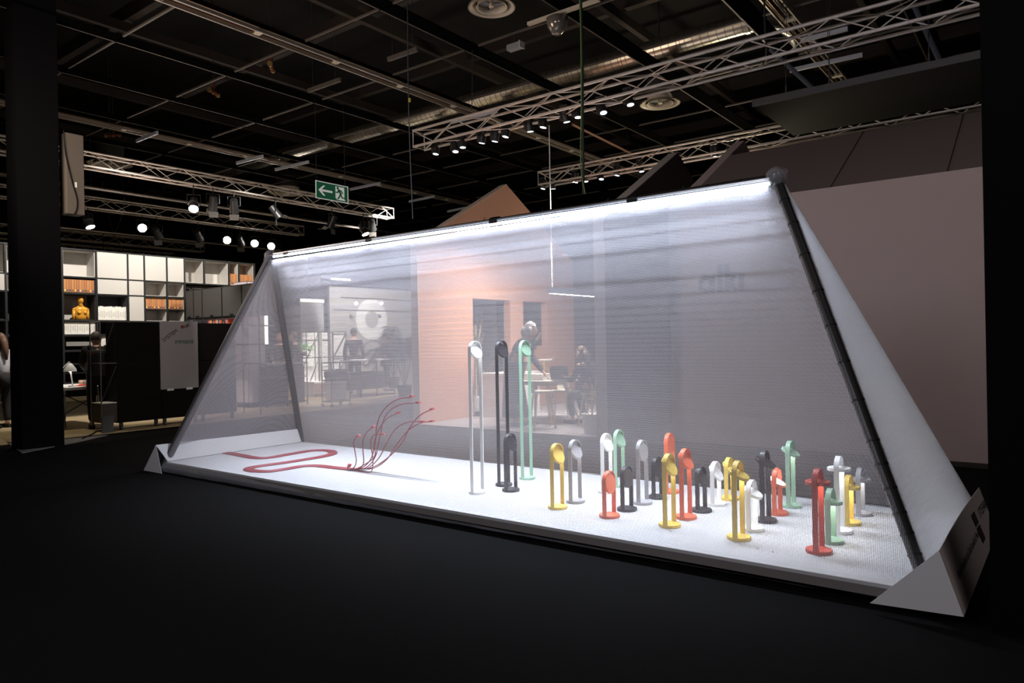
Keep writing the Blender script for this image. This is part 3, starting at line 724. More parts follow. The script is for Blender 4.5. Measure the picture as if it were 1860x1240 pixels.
# other small ceiling gear
p = G(935, 72, 6.45); t = thing('ceiling_camera', 'small grey box device hanging from the ceiling right of the top air vent', 'device', p)
part_box('body', t, (0, 0, -.12), (.26, .12, .09), greyen); part_box('arm', t, (0, 0, 0), (.02, .02, .18), dsteel); part_box('front_plate', t, (.14, 0, -.12), (.02, .14, .11), M('light_plate', (.4, .4, .38), .5))
p = G(1012, 34, 6.4); t = thing('dome_lamp', 'glass dome lamp on a short rail near the top of the picture', 'ceiling lamp', p)
bm = bm_new(); lathe(bm, [(0, -.26), (.07, -.24), (.15, -.13), (.17, 0), (.1, .04), (0, .05)], 24); obj('glass_dome', bm, M('smoky_glass', (.25, .22, .19), .15, .5), t, smooth=True)
part_box('rail', t, (.1, 0, .07), (1.3, .06, .05), creme)
for i, (x, y) in enumerate([(493, 122), (388, 168), (205, 246)]):
    p = G(x, y, 6.9); t = thing('sprinkler_valve', 'small reddish pipe fitting above the grid, '+['nearest the top light track', 'lower left of the first', 'beside the left light track'][i], 'pipe fitting', p, random.random()*3)
    rm = M('red_brown_fitting', (.20, .06, .035), .4, .4)
    bm = bm_new(); bar(bm, (-.16, 0, 0), (.16, 0, .02), .035, 10); obj('pipe', bm, rm, t)
    bm = bm_new(); bar(bm, (0, 0, 0), (.02, 0, .2), .03, 10); sphere(bm, (0, 0, 0), .05, n=10); obj('tee', bm, rm, t)
    for sg in (-1, 1):
        bm = bm_new(); bar(bm, (sg*.15, 0, 0), (sg*.19, 0, 0), .05, 12); obj('flange', bm, M('brass', (.5, .35, .12), .35, .8), t)
    bm = bm_new(); bar(bm, (0, 0, .15), (0, 0, 2.4), .012, 6); obj('riser_pipe', bm, dsteel, t)
# hanging black board
bm = bm_new(); a = G(1370, 193, 4.6); box2(bm, (a.x, a.y, 4.6), (3.0, a.y+1.85, 4.66))
bd = tag(obj('hanging_board', bm, M('black_board', (.018, .0175, .016), .8, noise=.1)), 'large black board hanging flat in front of the mauve roof', 'ceiling panel')
bm = bm_new(); box2(bm, (a.x-.02, a.y-.03, 4.59), (3.0, a.y-.004, 4.68)); obj('edge_strip', bm, M('dark_edge', (.045, .045, .045), .5), bd)
for i, (x, y) in enumerate([(1438, 180), (1512, 160), (1690, 120)]):
    p = G(x, y, 4.69); p.y = a.y+.06
    bm = bm_new(); bar(bm, p, p+V((0, 0, .12)), .012, 8); bar(bm, p+V((0, 0, .12)), p+V((-.02, 0, 1.7)), .004, 6); bar(bm, p+V((0, 0, .12)), p+V((.04, 0, 1.7)), .004, 6); obj('suspension', bm, dsteel, bd)
# suspended cables
def hang(name, pts, r, mat, label, Y):
    path = smooth_path([AY(x, y, Y) for x, y in pts], 4); bm = bm_new(); sweep(bm, path, r, 6); return tag(obj(name, bm, mat), label, 'cable')
c1 = hang('suspension_wire', [(740, -20), (741, 120), (744, 250), (750, 397)], .006, dsteel, 'thin grey steel wire hanging left of the tent middle', 5.4)
bm = bm_new(); p = AY(744, 182, 5.4); bar(bm, p+V((0, 0, -.02)), p+V((0, 0, .02)), .012, 8); obj('yellow_tag', bm, M('yellow_tag', (.6, .5, .03), .5), c1)
hang('power_supply_cable', [(1055, -20), (1058, 120), (1059, 240), (1060, 352)], .010, M('black_cable', (.008, .01, .008), .5), 'black power cable hanging down to the tent ridge', 5.3)
hang('earth_cable', [(1052, -20), (1055, 60), (1056, 180), (1055, 300), (1063, 352)], .005, M('yellow_green_wire', (.12, .24, .05), .5), 'thin yellow-green wire beside the black power cable', 5.28)
hang('hoist_chain', [(857, -20), (858, 160), (856, 200)], .008, dsteel, 'short dark hoist chain holding the near truss left part', 9.5)
hang('hoist_chain', [(1388, -40), (1389, 40), (1392, 90), (1386, 118)], .012, dsteel, 'short dark hoist chain holding the near truss right part', 9.5)
hang('control_cable', [(216, 296), (224, 345), (225, 372), (215, 410), (188, 460)], .012, M('dull_yellow_cable', (.16, .14, .04), .5), 'dull yellow cable sagging from the upper left truss', 11.0)
hang('control_cable', [(176, 340), (182, 370), (187, 420), (188, 456)], .012, M('black_cable', (.01, .01, .01), .5), 'dark cable hanging straight beside the sagging yellow one', 11.0)
hang('control_cable', [(186, 318), (188, 350), (205, 420), (220, 448), (232, 465)], .013, M('dull_yellow_cable', (.16, .14, .04), .5), 'slanting yellow cable ending above the library shelves', 11.0)
# exit sign
t = thing('exit_sign', 'green emergency exit sign with white arrow and running figure', 'sign', AX(602, 350, -12.0)); O = V(t.location)
c = [AX(573, 328, -12)-O, AX(631, 340, -12)-O, AX(631.5, 370, -12)-O, AX(574, 359, -12)-O]
y0, y1, z0, z1 = c[0].y, c[1].y, c[3].z, c[0].z
gm = M('exit_green', (.004, .10, .05), .4, emit=.12); wm = M('exit_white', (.55, .55, .53), .5, emit=.22)
part_box('panel', t, (0, (y0+y1)/2, (z0+z1)/2), (.02, y1-y0, z1-z0), gm)
bm = bm_new(); hh = .008
for a, b in (((y0, z0), (y1, z0)), ((y0, z1), (y1, z1)), ((y0, z0), (y0, z1)), ((y1, z0), (y1, z1))):
    box2(bm, (.006, a[0]-hh, a[1]-hh), (.016, b[0]+hh, b[1]+hh))
obj('border', bm, wm, t)
W2, H2 = y1-y0, z1-z0
def S(u, v, d=.013): return V((d, y0+u*W2, z0+v*H2))
bm = bm_new()
poly(bm, [S(.07, .5), S(.22, .80), S(.28, .80), S(.17, .56), S(.50, .56), S(.50, .44), S(.17, .44), S(.28, .20), S(.22, .20)], (.004, 0, 0)); obj('arrow', bm, wm, t)
bm = bm_new(); poly(bm, [S(.60, .90), S(.88, .90), S(.88, .18), S(.92, .10), S(.66, .10), S(.60, .2)], (.003, 0, 0)); obj('doorway_symbol', bm, wm, t)
bm = bm_new()
def limb(a, b, r): beam(bm, S(*a, .020), S(*b, .020), .006, r)
sphere(bm, S(.665, .80, .020), .030, (.2, 1, 1), 12)
limb((.69, .72), (.77, .45), .05); limb((.69, .70), (.78, .66), .026); limb((.78, .66), (.83, .52), .024); limb((.68, .68), (.66, .52), .026); limb((.66, .52), (.60, .54), .024)
limb((.76, .46), (.80, .26), .03); limb((.80, .26), (.90, .26), .026); limb((.75, .46), (.72, .3), .034); limb((.72, .3), (.66, .14), .03)
obj('running_figure', bm, gm, t)
for u in (.03, .92):
    bm = bm_new(); bar(bm, S(u, 1, 0), S(u, 1, 0)+V((0, 0, 6.5-O.z-z1)), .004, 6); obj('suspension', bm, dsteel, t)
# box on the left column
bm = bm_new(); p = AX(111, 238, -11.94); q = AX(131, 388, -11.94)
t = thing('wall_box', 'tall beige cabinet fixed behind the left column', 'cabinet', (p.x, p.y, q.z))
part_box('casing', t, (-.12, (q.y-p.y)/2+.12, (p.z-q.z)/2), (.24, .26, p.z-q.z), M('beige_casing', (.11, .095, .08), .7), bevel=.01)
bm = bm_new(); sweep(bm, smooth_path([V((.012, .03, 1.25)), V((.014, .05, .9)), V((.014, .13, .5)), V((.014, .2, .2)), V((.014, .16, 0)), V((.014, .05, -.03))], 5), .008, 6); obj('cable', bm, black, t)
part_box('label_plate', t, (.004, .19, .45), (.006, .03, .08), wpaint)

# ================================================================== LIBRARY SHELVES
LX = -16.5
def LY(px): return AX(px, 500, LX).y
cols = [LY(x) for x in (-55, 10, 62, 113, 175, 232, 262, 303, 335, 371, 416, 434, 462)]
zt = [3.58, 2.99, 2.64, 2.06, 1.75, 1.42, 1.15]
shelfm = M('shelf_white_lacquer', (.52, .49, .45), .5, noise=.02, scale=2); framem = M('black_frame', (.012, .012, .012), .5); darkin = M('dark_shelf_lining', (.03, .029, .03), .7)
lib = thing('library_shelf', 'huge white and black modular shelf wall in the neighbouring booth', 'shelving', (LX, cols[0], 0)); LO = V(lib.location)
def lb(name, x0, y0, z0, x1, y1, z1, m, **k):
    bm = bm_new(); box2(bm, V((x0, y0, z0))-LO, V((x1, y1, z1))-LO); return obj(name, bm, m, lib, **k)
for y in cols:
    i = cols.index(y); zl = 0 if i <= 8 else 2.99
    lb('upright', LX-.02, y-.018, zl, LX+.012, y+.018, 3.6, framem)
for j, z in enumerate(zt):
    lb('rail', LX-.02, cols[0], z-.014, LX+.010, cols[8] if j > 1 else cols[-1], z+.014, framem)
def cell(i, j, kind, j2=None):
    ya, yb, zb, za = cols[i]+.02, cols[i+1]-.02, zt[(j2 or j)+1]+.016, zt[j]-.016
    if kind == 'W': lb('door_panel', LX-.02, ya, zb, LX+.005, yb, za, shelfm); return
    lin = shelfm if kind == 'o' else darkin
    lb('back_panel', LX-.42, ya, zb, LX-.40, yb, za, shelfm if kind in 'og' else (M('grey_lining', (.20, .20, .21), .7) if kind == 'g' else darkin))
    lb('side_panel', LX-.40, yb-.012, zb, LX-.02, yb, za, lin); lb('side_panel', LX-.40, ya, zb, LX-.02, ya+.012, za, lin)
    lb('shelf_board', LX-.40, ya, zb, LX-.02, yb, zb+.012, lin); lb('top_board', LX-.40, ya, za-.012, LX-.02, yb, za, lin)
grid = {0: ['o', 'o', 'o', 'o', 'W', 'W', 'W', 'W', 'o', 'o', 'o', 'o'], 1: ['W', 'o', 'o', 'd', 'W', 'W', 'o', 'o'], 2: ['d', 'd', 'd', 'g', 'd', 'X', 'o', 'o'], 3: ['d', 'd', 'd', 'd', 'd', 'd', 'd', 'd'], 4: ['d', 'd', 'd', 'd', 'g', 'd', 'd', 'd']}
grid[0] = ['o', 'o', 'o', 'o', 'W', 'W', 'W', 'W', 'o', 'o', 'o', 'o']
for j, r_ in grid.items():
    for i, k in enumerate(r_):
        if k == 'X': cell(i, j, 'W')
        else: cell(i, j, k)
# pigeonholes lowest left
lb('drawer_front', LX-.02, cols[3]+.05, 1.53, LX+.006, cols[4]-.05, 1.62, M('grey_drawer', (.22, .21, .20), .6))
for k in range(3): lb('thin_shelf', LX-.40, cols[3]+.02, .75+.2*k, LX-.01, cols[4], .762+.2*k, dsteel)
# the tall white door column spans the third row; books
lab = [M('spine_label_yellow', (.7, .6, .15), .6), M('spine_label_blue', (.05, .04, .25), .6), M('spine_label_green', (.03, .10, .05), .6), M('spine_label_red', (.3, .03, .02), .6)]
tans = [M('tan_binder_%d' % k, (.50-.05*k, .215-.025*k, .08-.008*k), .7, noise=.06, scale=6) for k in range(3)]
protoB = {}
def binder(y, z, w, h, group, label, k):
    key = (round(w, 3), round(h, 2), k % 6)
    if key not in protoB:
        t = thing('binder', label, 'binder', (0, 0, 0), 0, group)
        part_box('cover', t, (0, w/2, h/2), (.26, w*.93, h), tans[k % 3], bevel=.003)
        part_box('spine_label', t, (.132, w/2, h*.14), (.004, w*.6, h*.11), lab[k % 4])
        protoB[key] = t
    else:
        t = copy_tree(protoB[key])
    tag(t, label, 'binder', group); t.location = (LX-.16, y, z)
def fill_binders(i, z, h, label, n):
    ya, yb = cols[i]+.035, cols[i+1]-.035; w = (yb-ya)/n
    for k in range(n): binder(ya+k*w, z, w, h, label, 'tan archive binder, '+ORD[k]+' from the left '+label, k)
fill_binders(3, zt[2]+.03, .27, 'in the compartment above the golden bust', 12)
fill_binders(6, zt[3]+.30, .25, 'in the left of the two middle binder shelves', 10)
fill_binders(7, zt[3]+.30, .25, 'in the right of the two middle binder shelves', 10)
fill_binders(10, zt[1]+.03, .27, 'in the narrow top compartment at far right', 6)
fill_binders(11, zt[1]+.03, .27, 'in the last top compartment by the tent edge', 8)
for i in (6, 7): lb('shelf_board', LX-.40, cols[i]+.02, zt[3]+.27, LX+.01, cols[i+1]-.02, zt[3]+.295, framem)
protoW = {}
def fill_white(i, z, h, label, n, seed):
    rr = random.Random(seed); ya, yb = cols[i]+.03, cols[i+1]-.03; w = (yb-ya)/n
    for k in range(n):
        key = k % 4
        if key not in protoW:
            t = thing('white_book', '', 'book', (0, 0, 0), 0, label)
            part_box('cover', t, (0, w/2, h/2), (.22, w*.94, h), paper); part_box('spine_print', t, (.111, w/2, h*.45), (.002, w*.18, h*(.3+.08*key)), M('grey_print', (.25, .2, .18), .7)); protoW[key] = t
        else: t = copy_tree(protoW[key])
        tag(t, 'white paperback, '+ORD[k]+' from the left '+label, 'book', 'white books '+label); t.location = (LX-.14, ya+k*w, z); t.scale = (1, 1, rr.uniform(.93, 1.03))
fill_white(4, zt[3]+.018, .31, 'in the compartment right of the golden bust', 16, 1)
fill_white(3, zt[4]+.018, .235, 'on the shelf below the golden bust', 18, 2)
fill_white(4, zt[5]+.018, .255, 'behind the man with the backpack', 16, 3)
for i in (0, 1): fill_binders(i, zt[3]+.02, .25, 'at the far left picture edge', 8) if i == 9 else None
# golden mannequin bust
goldm = M('golden_lacquer', (.72, .33, .04), .22, .1)
bp = V((LX-.15, LY(151), zt[3]+.02)); t = thing('mannequin_bust', 'glossy golden mannequin bust standing on the shelf', 'sculpture', bp)
bm = bm_new(); lathe(bm, [(0, 0), (.11, 0), (.115, .08), (.135, .17), (.15, .23), (.13, .27), (.07, .295), (.045, .32), (.042, .36), (.0, .37)], 24)
for v in bm.verts: v.co.x *= .62
for sg in (-1, 1): bar(bm, (0, sg*.13, .225), (.0, sg*.150, .0), .036, 12, .026); sphere(bm, (0, sg*.128, .232), .037)
for sg in (-1, 1): sphere(bm, (.065, sg*.055, .165), .04)
obj('torso', bm, goldm, t, smooth=True)
bm = bm_new(); sphere(bm, (.01, -.01, .43), .075, (1.05, .82, 1.2), 20); bar(bm, (.02, -.01, .30), (.015, -.01, .40), .036, 12); sphere(bm, (.088, -.02, .42), .014, (1, .7, 1.6)); obj('head', bm, goldm, t, smooth=True)
# lettered dark panel right of the shelf
bm = bm_new(); box2(bm, (LX-.3, cols[8]+.03, 2.0), (LX-.27, cols[-1]+.3, 2.96)); pn = tag(obj('dark_sign_panel', bm, M('slate_panel', (.05, .045, .055), .7)), 'dark panel with white letters under the top shelves', 'sign')
cu = bpy.data.curves.new('lettering', 'FONT'); cu.body = 'SYSTEM 180'; cu.size = .23; cu.extrude = .01
o = bpy.data.objects.new('lettering', cu); COL.objects.link(o); cu.materials.append(wpaint); o.parent = pn
o.rotation_euler = (PI/2, 0, PI/2); o.location = (LX-.26, LY(344), AX(345, 534, LX-.26).z); to_mesh_text(o)

# ================================================================== BLACK CABINET ROW, OPEN FRAME, POSTER
BX = -13.2
cabp = M('black_cabinet_panel', (.006, .005, .0045), .8, noise=.15, spec=.1); grp = 'black cabinets on castors'
yb_ = [AX(213, 700, BX).y, AX(293, 700, BX).y, AX(364, 700, BX).y, AX(430, 700, BX).y]
for k, (a, b) in enumerate(zip(yb_, yb_[1:])):
    t = thing('rolling_cabinet', ['tall black wheeled cabinet at the left end of the row', 'tall black wheeled cabinet carrying the white poster', 'black wheeled cabinet nearest the tent'][k], 'cabinet', (BX, a, 0), 0, grp)
    w_ = b-a
    part_box('carcass', t, (-.22, w_/2, 1.03), (.42, w_-.01, 1.78), black)
    for z0_, z1_ in ((.16, .50), (.52, 1.18), (1.20, 1.92)):
        part_box('front_panel', t, (-.004, w_/2, (z0_+z1_)/2), (.016, w_-.03, z1_-z0_), cabp)
    for yy in (.08, w_-.08):
        bm = bm_new(); bar(bm, (-.06, yy-.015, .045), (-.06, yy+.015, .045), .045, 16); box(bm, (-.06, yy, .10), (.05, .05, .07)); obj('castor', bm, dsteel, t)
t = thing('open_frame_rack', 'open metal frame rack with diagonal braces left of the black cabinets', 'rack', (BX, yb_[0]-.27, 0)); fo = .26
chrome = M('chrome_bar', (.35, .35, .36), .3, .9)
for a, b, nm in (((0, 0, .1), (0, 0, 1.93), 'post'), ((0, 0, 1.93), (0, fo, 1.93), 'cross_bar'), ((0, 0, 1.2), (0, fo, 1.2), 'cross_bar'), ((0, 0, 1.22), (0, fo-.03, 1.92), 'brace'), ((0, 0, .52), (0, fo, 1.15), 'brace'), ((-.4, 0, .1), (-.4, 0, 1.93), 'post'), ((0, 0, 1.93), (-.4, 0, 1.93), 'cross_bar')):
    bm = bm_new(); bar(bm, a, b, .011, 8); obj(nm, bm, chrome if nm != 'brace' else framem, t)
part_box('drawer', t, (-.2, fo/2, .33), (.4, fo, .33), M('dark_brown_drawer', (.045, .032, .026), .6)); part_box('drawer_top', t, (-.2, fo/2, .505), (.4, fo, .012), wpaint)
p = AX(326, 644, BX+.02)
pa_, pb_ = AX(290, 585, BX+.02), AX(361, 703, BX+.02)
bm = bm_new(); box2(bm, (BX+.012, pa_.y, pb_.z), (BX+.018, pb_.y, pa_.z+.02)); pst = tag(obj('poster', bm, M('grey_white_poster', (.30, .29, .30), .6)), 'pale poster with hand lettering on the black cabinets', 'poster')
for u in (.25, .75):
    bm = bm_new(); yy = pa_.y+(pb_.y-pa_.y)*u; box2(bm, (BX+.012, yy-.06, pb_.z-.03), (BX+.02, yy+.06, pb_.z+.01)); obj('clip', bm, wpaint, pst)
def txt(body, loc_, size, mat, parent, rotx=PI/2, ang=0, nm='lettering'):
    cu = bpy.data.curves.new(nm, 'FONT'); cu.body = body; cu.size = size; cu.extrude = .001
    o = bpy.data.objects.new(nm, cu); COL.objects.link(o); cu.materials.append(mat); o.parent = parent
    o.matrix_world = Matrix.Translation(loc_) @ Matrix.Rotation(PI/2, 4, 'Z') @ Matrix.Rotation(PI/2, 4, 'X') @ Matrix.Rotation(ang, 4, 'Z'); return to_mesh_text(o)
ink = M('black_ink', (.02, .018, .018), .7); gink = M('green_ink', (.03, .12, .10), .7); rink = M('red_ink', (.22, .02, .02), .7)
txt('SYSTEM', V((BX+.022, pa_.y+.07, pa_.z-.37)), .10, ink, pst, ang=.62)
txt('180', V((BX+.022, pa_.y+.47, pa_.z-.12)), .085, ink, pst, ang=.45)
bm = bm_new(); box(bm, (BX+.021, pa_.y+.43, pa_.z-.085), (.004, .055, .055)); obj('red_square', bm, rink, pst)
txt('IMM2018', V((BX+.022, pa_.y+.28, pa_.z-.40)), .095, gink, pst)
# wedge sign on the floor
g = G(196, 786, .012); t = thing('floor_display_sign', 'small black A-shaped sign leaning on the booth floor edge', 'sign', g)
bm = bm_new(); poly(bm, [(0, -.10, 0), (0, .09, 0), (-.10, .15, .29), (-.10, -.04, .29)], (-.008, 0, 0)); obj('front_plate', bm, M('black_gloss', (.015, .015, .016), .25), t)
bm = bm_new(); poly(bm, [(-.22, .02, 0), (-.20, .12, 0), (-.10, .13, .28)], (0, .008, 0)); obj('rear_leg', bm, black, t)
txt('light', V((g.x-.03, g.y-.03, .10)), .06, M('grey_ink', (.2, .2, .2), .6), t)
bm = bm_new(); g2 = G(178, 782, .012); sweep(bm, smooth_path([G(188, 783, .02), G(178, 782, .02), G(168, 788, .02), G(150, 796, .02)], 5), .012, 6); tag(obj('floor_cable', bm, black), 'black cable trailing from the A-shaped floor sign', 'cable')
# dark wall cabinets further back
UY = 8.8
xs_ = [AY(x, 560, UY).x for x in (338, 352, 368, 404, 440, 470)]
zb_, zt_ = AY(404, 576, UY).z, AY(404, 520, UY).z
for k, (a, b) in enumerate(zip(xs_, xs_[1:])):
    t = thing('wall_cabinet', 'dark flap-door cabinet in the high row, '+ORD[k]+' from the left', 'cabinet', (a, UY, zb_), 0, 'dark flap-door cabinets in a high row')
    part_box('body', t, ((b-a)/2, .2, (zt_-zb_)/2), (b-a-.02, .38, zt_-zb_), framem)
    part_box('flap_door', t, ((b-a)/2, -.005, (zt_-zb_)/2), (b-a-.05, .014, zt_-zb_-.05), M('dark_grey_flap', (.055, .05, .048), .6))
    part_box('pull', t, ((b-a)/2, -.02, .05), (.10, .03, .03), black)
t = thing('shelf_frame', 'black frame with a pale shelf carrying small coloured books under the dark cabinets', 'rack', (xs_[0], UY, 0))
part_box('pale_board', t, ((xs_[-1]-xs_[0])/2, .2, zb_-.22), (xs_[-1]-xs_[0], .4, .02), shelfm)
for x in xs_:
    bm = bm_new(); bar(bm, (x-xs_[0], .0, 0), (x-xs_[0], .0, zb_), .014, 8); obj('post', bm, framem, t)
for x in xs_[1:4]:
    bm = bm_new(); bar(bm, (x-xs_[0], 0, zb_-.02), (x-xs_[0]+.25, 0, zb_-.35), .010, 8); obj('brace', bm, framem, t)
bc = [(.5, .08, .05), (.6, .2, .08), (.65, .5, .3), (.05, .06, .3), (.6, .25, .1)]
x0_ = AY(375, 578, UY).x; x1_ = AY(412, 578, UY).x; n = 16
for k in range(n):
    bm = bm_new(); box(bm, (x0_+(x1_-x0_)*k/n, UY+.12, zb_-.21+.09), ((x1_-x0_)/n*.85, .15, .17)); tag(obj('small_book', bm, M('book_cover_%d' % (k % 5), bc[k % 5], .6)), 'small coloured book, '+ORD[k]+' from the left under the dark cabinets', 'book', 'coloured books under the dark cabinets')
# workplace behind the left column: table, lamp, man
tb = V(AX(140, 702, -14.9)); tz = tb.z
t = thing('white_desk', 'white desk with black trestle legs beside the dark column', 'desk', (-14.9, tb.y, 0))
part_box('desktop', t, (0, -.05, tz), (1.5, .85, .05), wpaint, bevel=.005)
for sy in (-.42, .30):
    bm = bm_new(); bar(bm, (.4, sy, tz-.03), (.55, sy, .03), .014, 8); bar(bm, (.4, sy, tz-.03), (.25, sy, .03), .014, 8); bar(bm, (.28, sy, .12), (.52, sy, .12), .010, 8); obj('trestle_leg', bm, framem, t)
bm = bm_new(); bar(bm, (.4, -.42, .25), (.4, .30, tz-.1), .010, 8); bar(bm, (.4, .3, .25), (.4, -.42, tz-.1), .010, 8); obj('cross_brace', bm, framem, t)
lp = V((-14.5, AX(132, 700, -14.5).y, tz+.025)); t = thing('desk_lamp', 'white jointed desk lamp with a bell shade on the white desk', 'lamp', lp)
bm = bm_new(); lathe(bm, [(0, 0), (.07, 0), (.07, .02), (0, .025)], 20); obj('base', bm, wpaint, t)
bm = bm_new(); bar(bm, (0, 0, .02), (0, -.05, .46), .014, 8); obj('arm', bm, wpaint, t)
bm = bm_new(); bar(bm, (0, -.05, .46), (0, -.17, .34), .010, 8); obj('upper_arm', bm, wpaint, t)
bm = bm_new(); lathe(bm, [(.11, 0), (.10, .05), (.06, .11), (.03, .15), (0, .155)], 24, (0, -.04, .28)); obj('shade', bm, wpaint, t, smooth=True)
bm = bm_new(); sphere(bm, (0, -.04, .305), .035, n=10); obj('bulb', bm, M('bulb_lit', (1, 1, 1), .5, emit=18, emcol=(1, .92, .8)), t)
p = AX(152, 694, -14.6); bm = bm_new(); box(bm, (p.x, p.y, tz+.035), (.1, .28, .02)); tag(obj('red_folder', bm, M('red_folder', (.7, .03, .02), .5)), 'red folder lying on the white desk', 'folder')
for i, (px, c_, nm, lb_) in enumerate(((147, (.45, .3, .2), 'cup', 'brown cup on the white desk beside the lamp'), (153, (.2, .16, .14), 'cup', 'dark cup beside the brown one on the white desk'), (160, (.7, .7, .7), 'cup', 'white cup by the standing man on the desk'))):
    p = AX(px, 690, -14.75); bm = bm_new(); lathe(bm, [(0, 0), (.032, 0), (.042, .10), (.036, .10), (.030, .01), (0, .01)], 16, (p.x, p.y, tz+.026)); tag(obj(nm, bm, M('cup_%d' % i, c_, .5), smooth=True), lb_, 'cup')

# ================================================================== BOOTH SEEN THROUGH THE MESH
GX, GY = -15.0, 9.6
gp = M('grey_cabinet_panel', (.55, .48, .50), .6)
t = thing('tall_cabinet', 'tall grey panelled cabinet block behind the left end of the tent', 'cabinet', (GX, GY, 0))
yr = AX(482, 640, GX).y; xl = AY(428, 640, GY).x
part_box('carcass', t, ((xl-GX)/2, (yr-GY)/2, 1.50), (abs(xl-GX)-.02, yr-GY-.02, 2.96), framem)
zz = [.12, 1.05, 1.50, 1.95, 2.45, 2.98]
for a, b in zip(zz, zz[1:]):
    part_box('side_panel', t, (.0, (yr-GY)/2, (a+b)/2), (.02, yr-GY-.03, b-a-.03), gp)
    part_box('front_panel', t, ((xl-GX)/2, .0, (a+b)/2), (abs(xl-GX)-.03, .02, b-a-.03), gp)
for py_, nm in ((0, 0),):
    p = AX(481.5, 600, -16.2); q0, q1 = AX(481.5, 545, -16.2), AX(482.5, 625, -16.2)
    bm = bm_new(); box2(bm, (q0.x, q0.y-.03, q1.z), (q0.x+.03, q0.y+.05, q0.z)); tag(obj('light_column', bm, M('light_column', (1, 1, 1), .5, emit=1.6, emcol=(1, .97, .95))), 'slim vertical glowing light beside the grey cabinets', 'light')
# dark counter rack with open cells
p0, p1 = G(484, 738, .012), G(558, 735, .012); CXx = -14.6
q0, q1 = AX(484, 700, CXx), AX(558, 700, CXx)
t = thing('counter_rack', 'dark counter of square metal frames behind the rear tent pole', 'counter', (CXx, q0.y, 0)); wy = q1.y-q0.y; hz = 1.02
part_box('top', t, (-.2, wy/2, hz), (.45, wy, .03), M('pale_counter_top', (.35, .35, .38), .4))
part_box('middle_shelf', t, (-.2, wy/2, hz-.32), (.42, wy, .02), chrome)
for yy in (0, wy/2, wy):
    bm = bm_new(); bar(bm, (0, yy, 0), (0, yy, hz), .015, 8); obj('post', bm, framem, t)
part_box('dark_panel', t, (-.3, wy*.35, hz/2), (.02, wy*.7, hz-.1), M('navy_panel', (.03, .03, .05), .6)); part_box('grey_panel', t, (-.1, wy*.86, hz/2), (.02, wy*.26, hz-.12), M('grey_panel', (.14, .13, .14), .6))
part_box('bottom_rail', t, (0, wy/2, .1), (.02, wy, .02), framem)
# white lit shelf unit with diagonal braces
SX = -16.6
q0, q1 = AX(556, 602, SX), AX(630, 690, SX); ztop = AX(600, 603, SX).z; zlow = AX(600, 693, SX).z
t = thing('white_rack', 'brightly lit white rack with thin dark diagonal braces', 'rack', (SX, q0.y, 0)); wy = q1.y-q0.y
for a, b in ((0, .28), (.30, .62), (.66, 1)):
    part_box('white_panel', t, (-.18 if a < .6 else -.05, wy*(a+b)/2, (ztop+zlow)/2), (.02, wy*(b-a), ztop-zlow), wpaint)
part_box('slanted_panel', t, (-.1, wy*.36, (ztop+zlow)/2), (.3, .012, ztop-zlow), wpaint)
zm = (ztop+zlow)/2
for yy in (0, .30*wy, .66*wy, wy):
    bm = bm_new(); bar(bm, (0, yy, zlow), (0, yy, ztop), .014, 8); obj('post', bm, framem, t)
for z in (ztop, zm):
    bm = bm_new(); bar(bm, (0, -.35, z), (0, wy, z), .013, 8); obj('cross_bar', bm, framem, t)
for (ya, za, yb2, zb2) in ((0, zm, .30, ztop), (.05, zlow, .30, zm), (.66, zm, 1, ztop), (.66, zlow, 1, zm)):
    bm = bm_new(); bar(bm, (.01, ya*wy, za), (.01, yb2*wy, zb2), .010, 8); obj('brace', bm, framem, t)
q0, q1 = AX(560, 700, SX), AX(597, 700, SX); zd0 = AX(580, 722, SX).z; zd1 = AX(580, 692, SX).z
t = thing('drawer_unit', 'low brown wooden drawer unit under the white rack', 'drawer unit', (SX+.25, q0.y, 0)); wy = q1.y-q0.y+.6
part_box('body', t, (-.2, wy/2, (max(zd0, .1)+zd1)/2), (.45, wy, zd1-max(zd0, .1)), wpaint)
for k in range(3): part_box('drawer_front', t, (.03, wy*(k+.5)/3, (max(zd0, .1)+zd1)/2), (.02, wy/3-.03, zd1-max(zd0, .1)-.08), dwood)
for k in (0.05, wy-.05):
    bm = bm_new(); bar(bm, (0, k, 0), (0, k, .25), .014, 8); obj('leg', bm, framem, t)
# trolley
gt = G(611, 738, .012); t = thing('trolley', 'small black frame trolley with a clear bin on castors', 'trolley', gt)
hy = AX(632, 700, gt.x).y-AX(591, 700, gt.x).y; hy *= .40; th_ = AX(611, 659, gt.x).z
for sx in (-.17, .17):
    for sy in (-hy, hy):
        bm = bm_new(); bar(bm, (sx, sy, .1), (sx, sy, th_), .014, 8); obj('post', bm, framem, t)
        bm = bm_new(); bar(bm, (sx, sy-.012, .045), (sx, sy+.012, .045), .045, 14); obj('castor', bm, dsteel, t)
for z in (.13, .62, .85, th_):
    bm = bm_new()
    for sx in (-.17, .17): bar(bm, (sx, -hy, z), (sx, hy, z), .012, 8)
    for sy in (-hy, hy): bar(bm, (-.17, sy, z), (.17, sy, z), .012, 8)
    obj('shelf_frame', bm, framem, t)
part_box('dark_tray', t, (0, 0, .76), (.30, hy*1.7, .13), black); part_box('tools', t, (0, 0, .66), (.25, hy*1.2, .03), chrome)
bm = bm_new(); box(bm, (0, 0, .36), (.28, hy*1.45, .40)); tag_ = obj('clear_bin', bm, film('frosted_plastic', (.7, .7, .72), .7, .3), t)
part_box('bin_rim', t, (0, 0, .57), (.31, hy*1.6, .03), wpaint); part_box('bin_contents', t, (0, 0, .22), (.25, hy*1.3, .14), M('brown_things', (.25, .17, .12), .8))
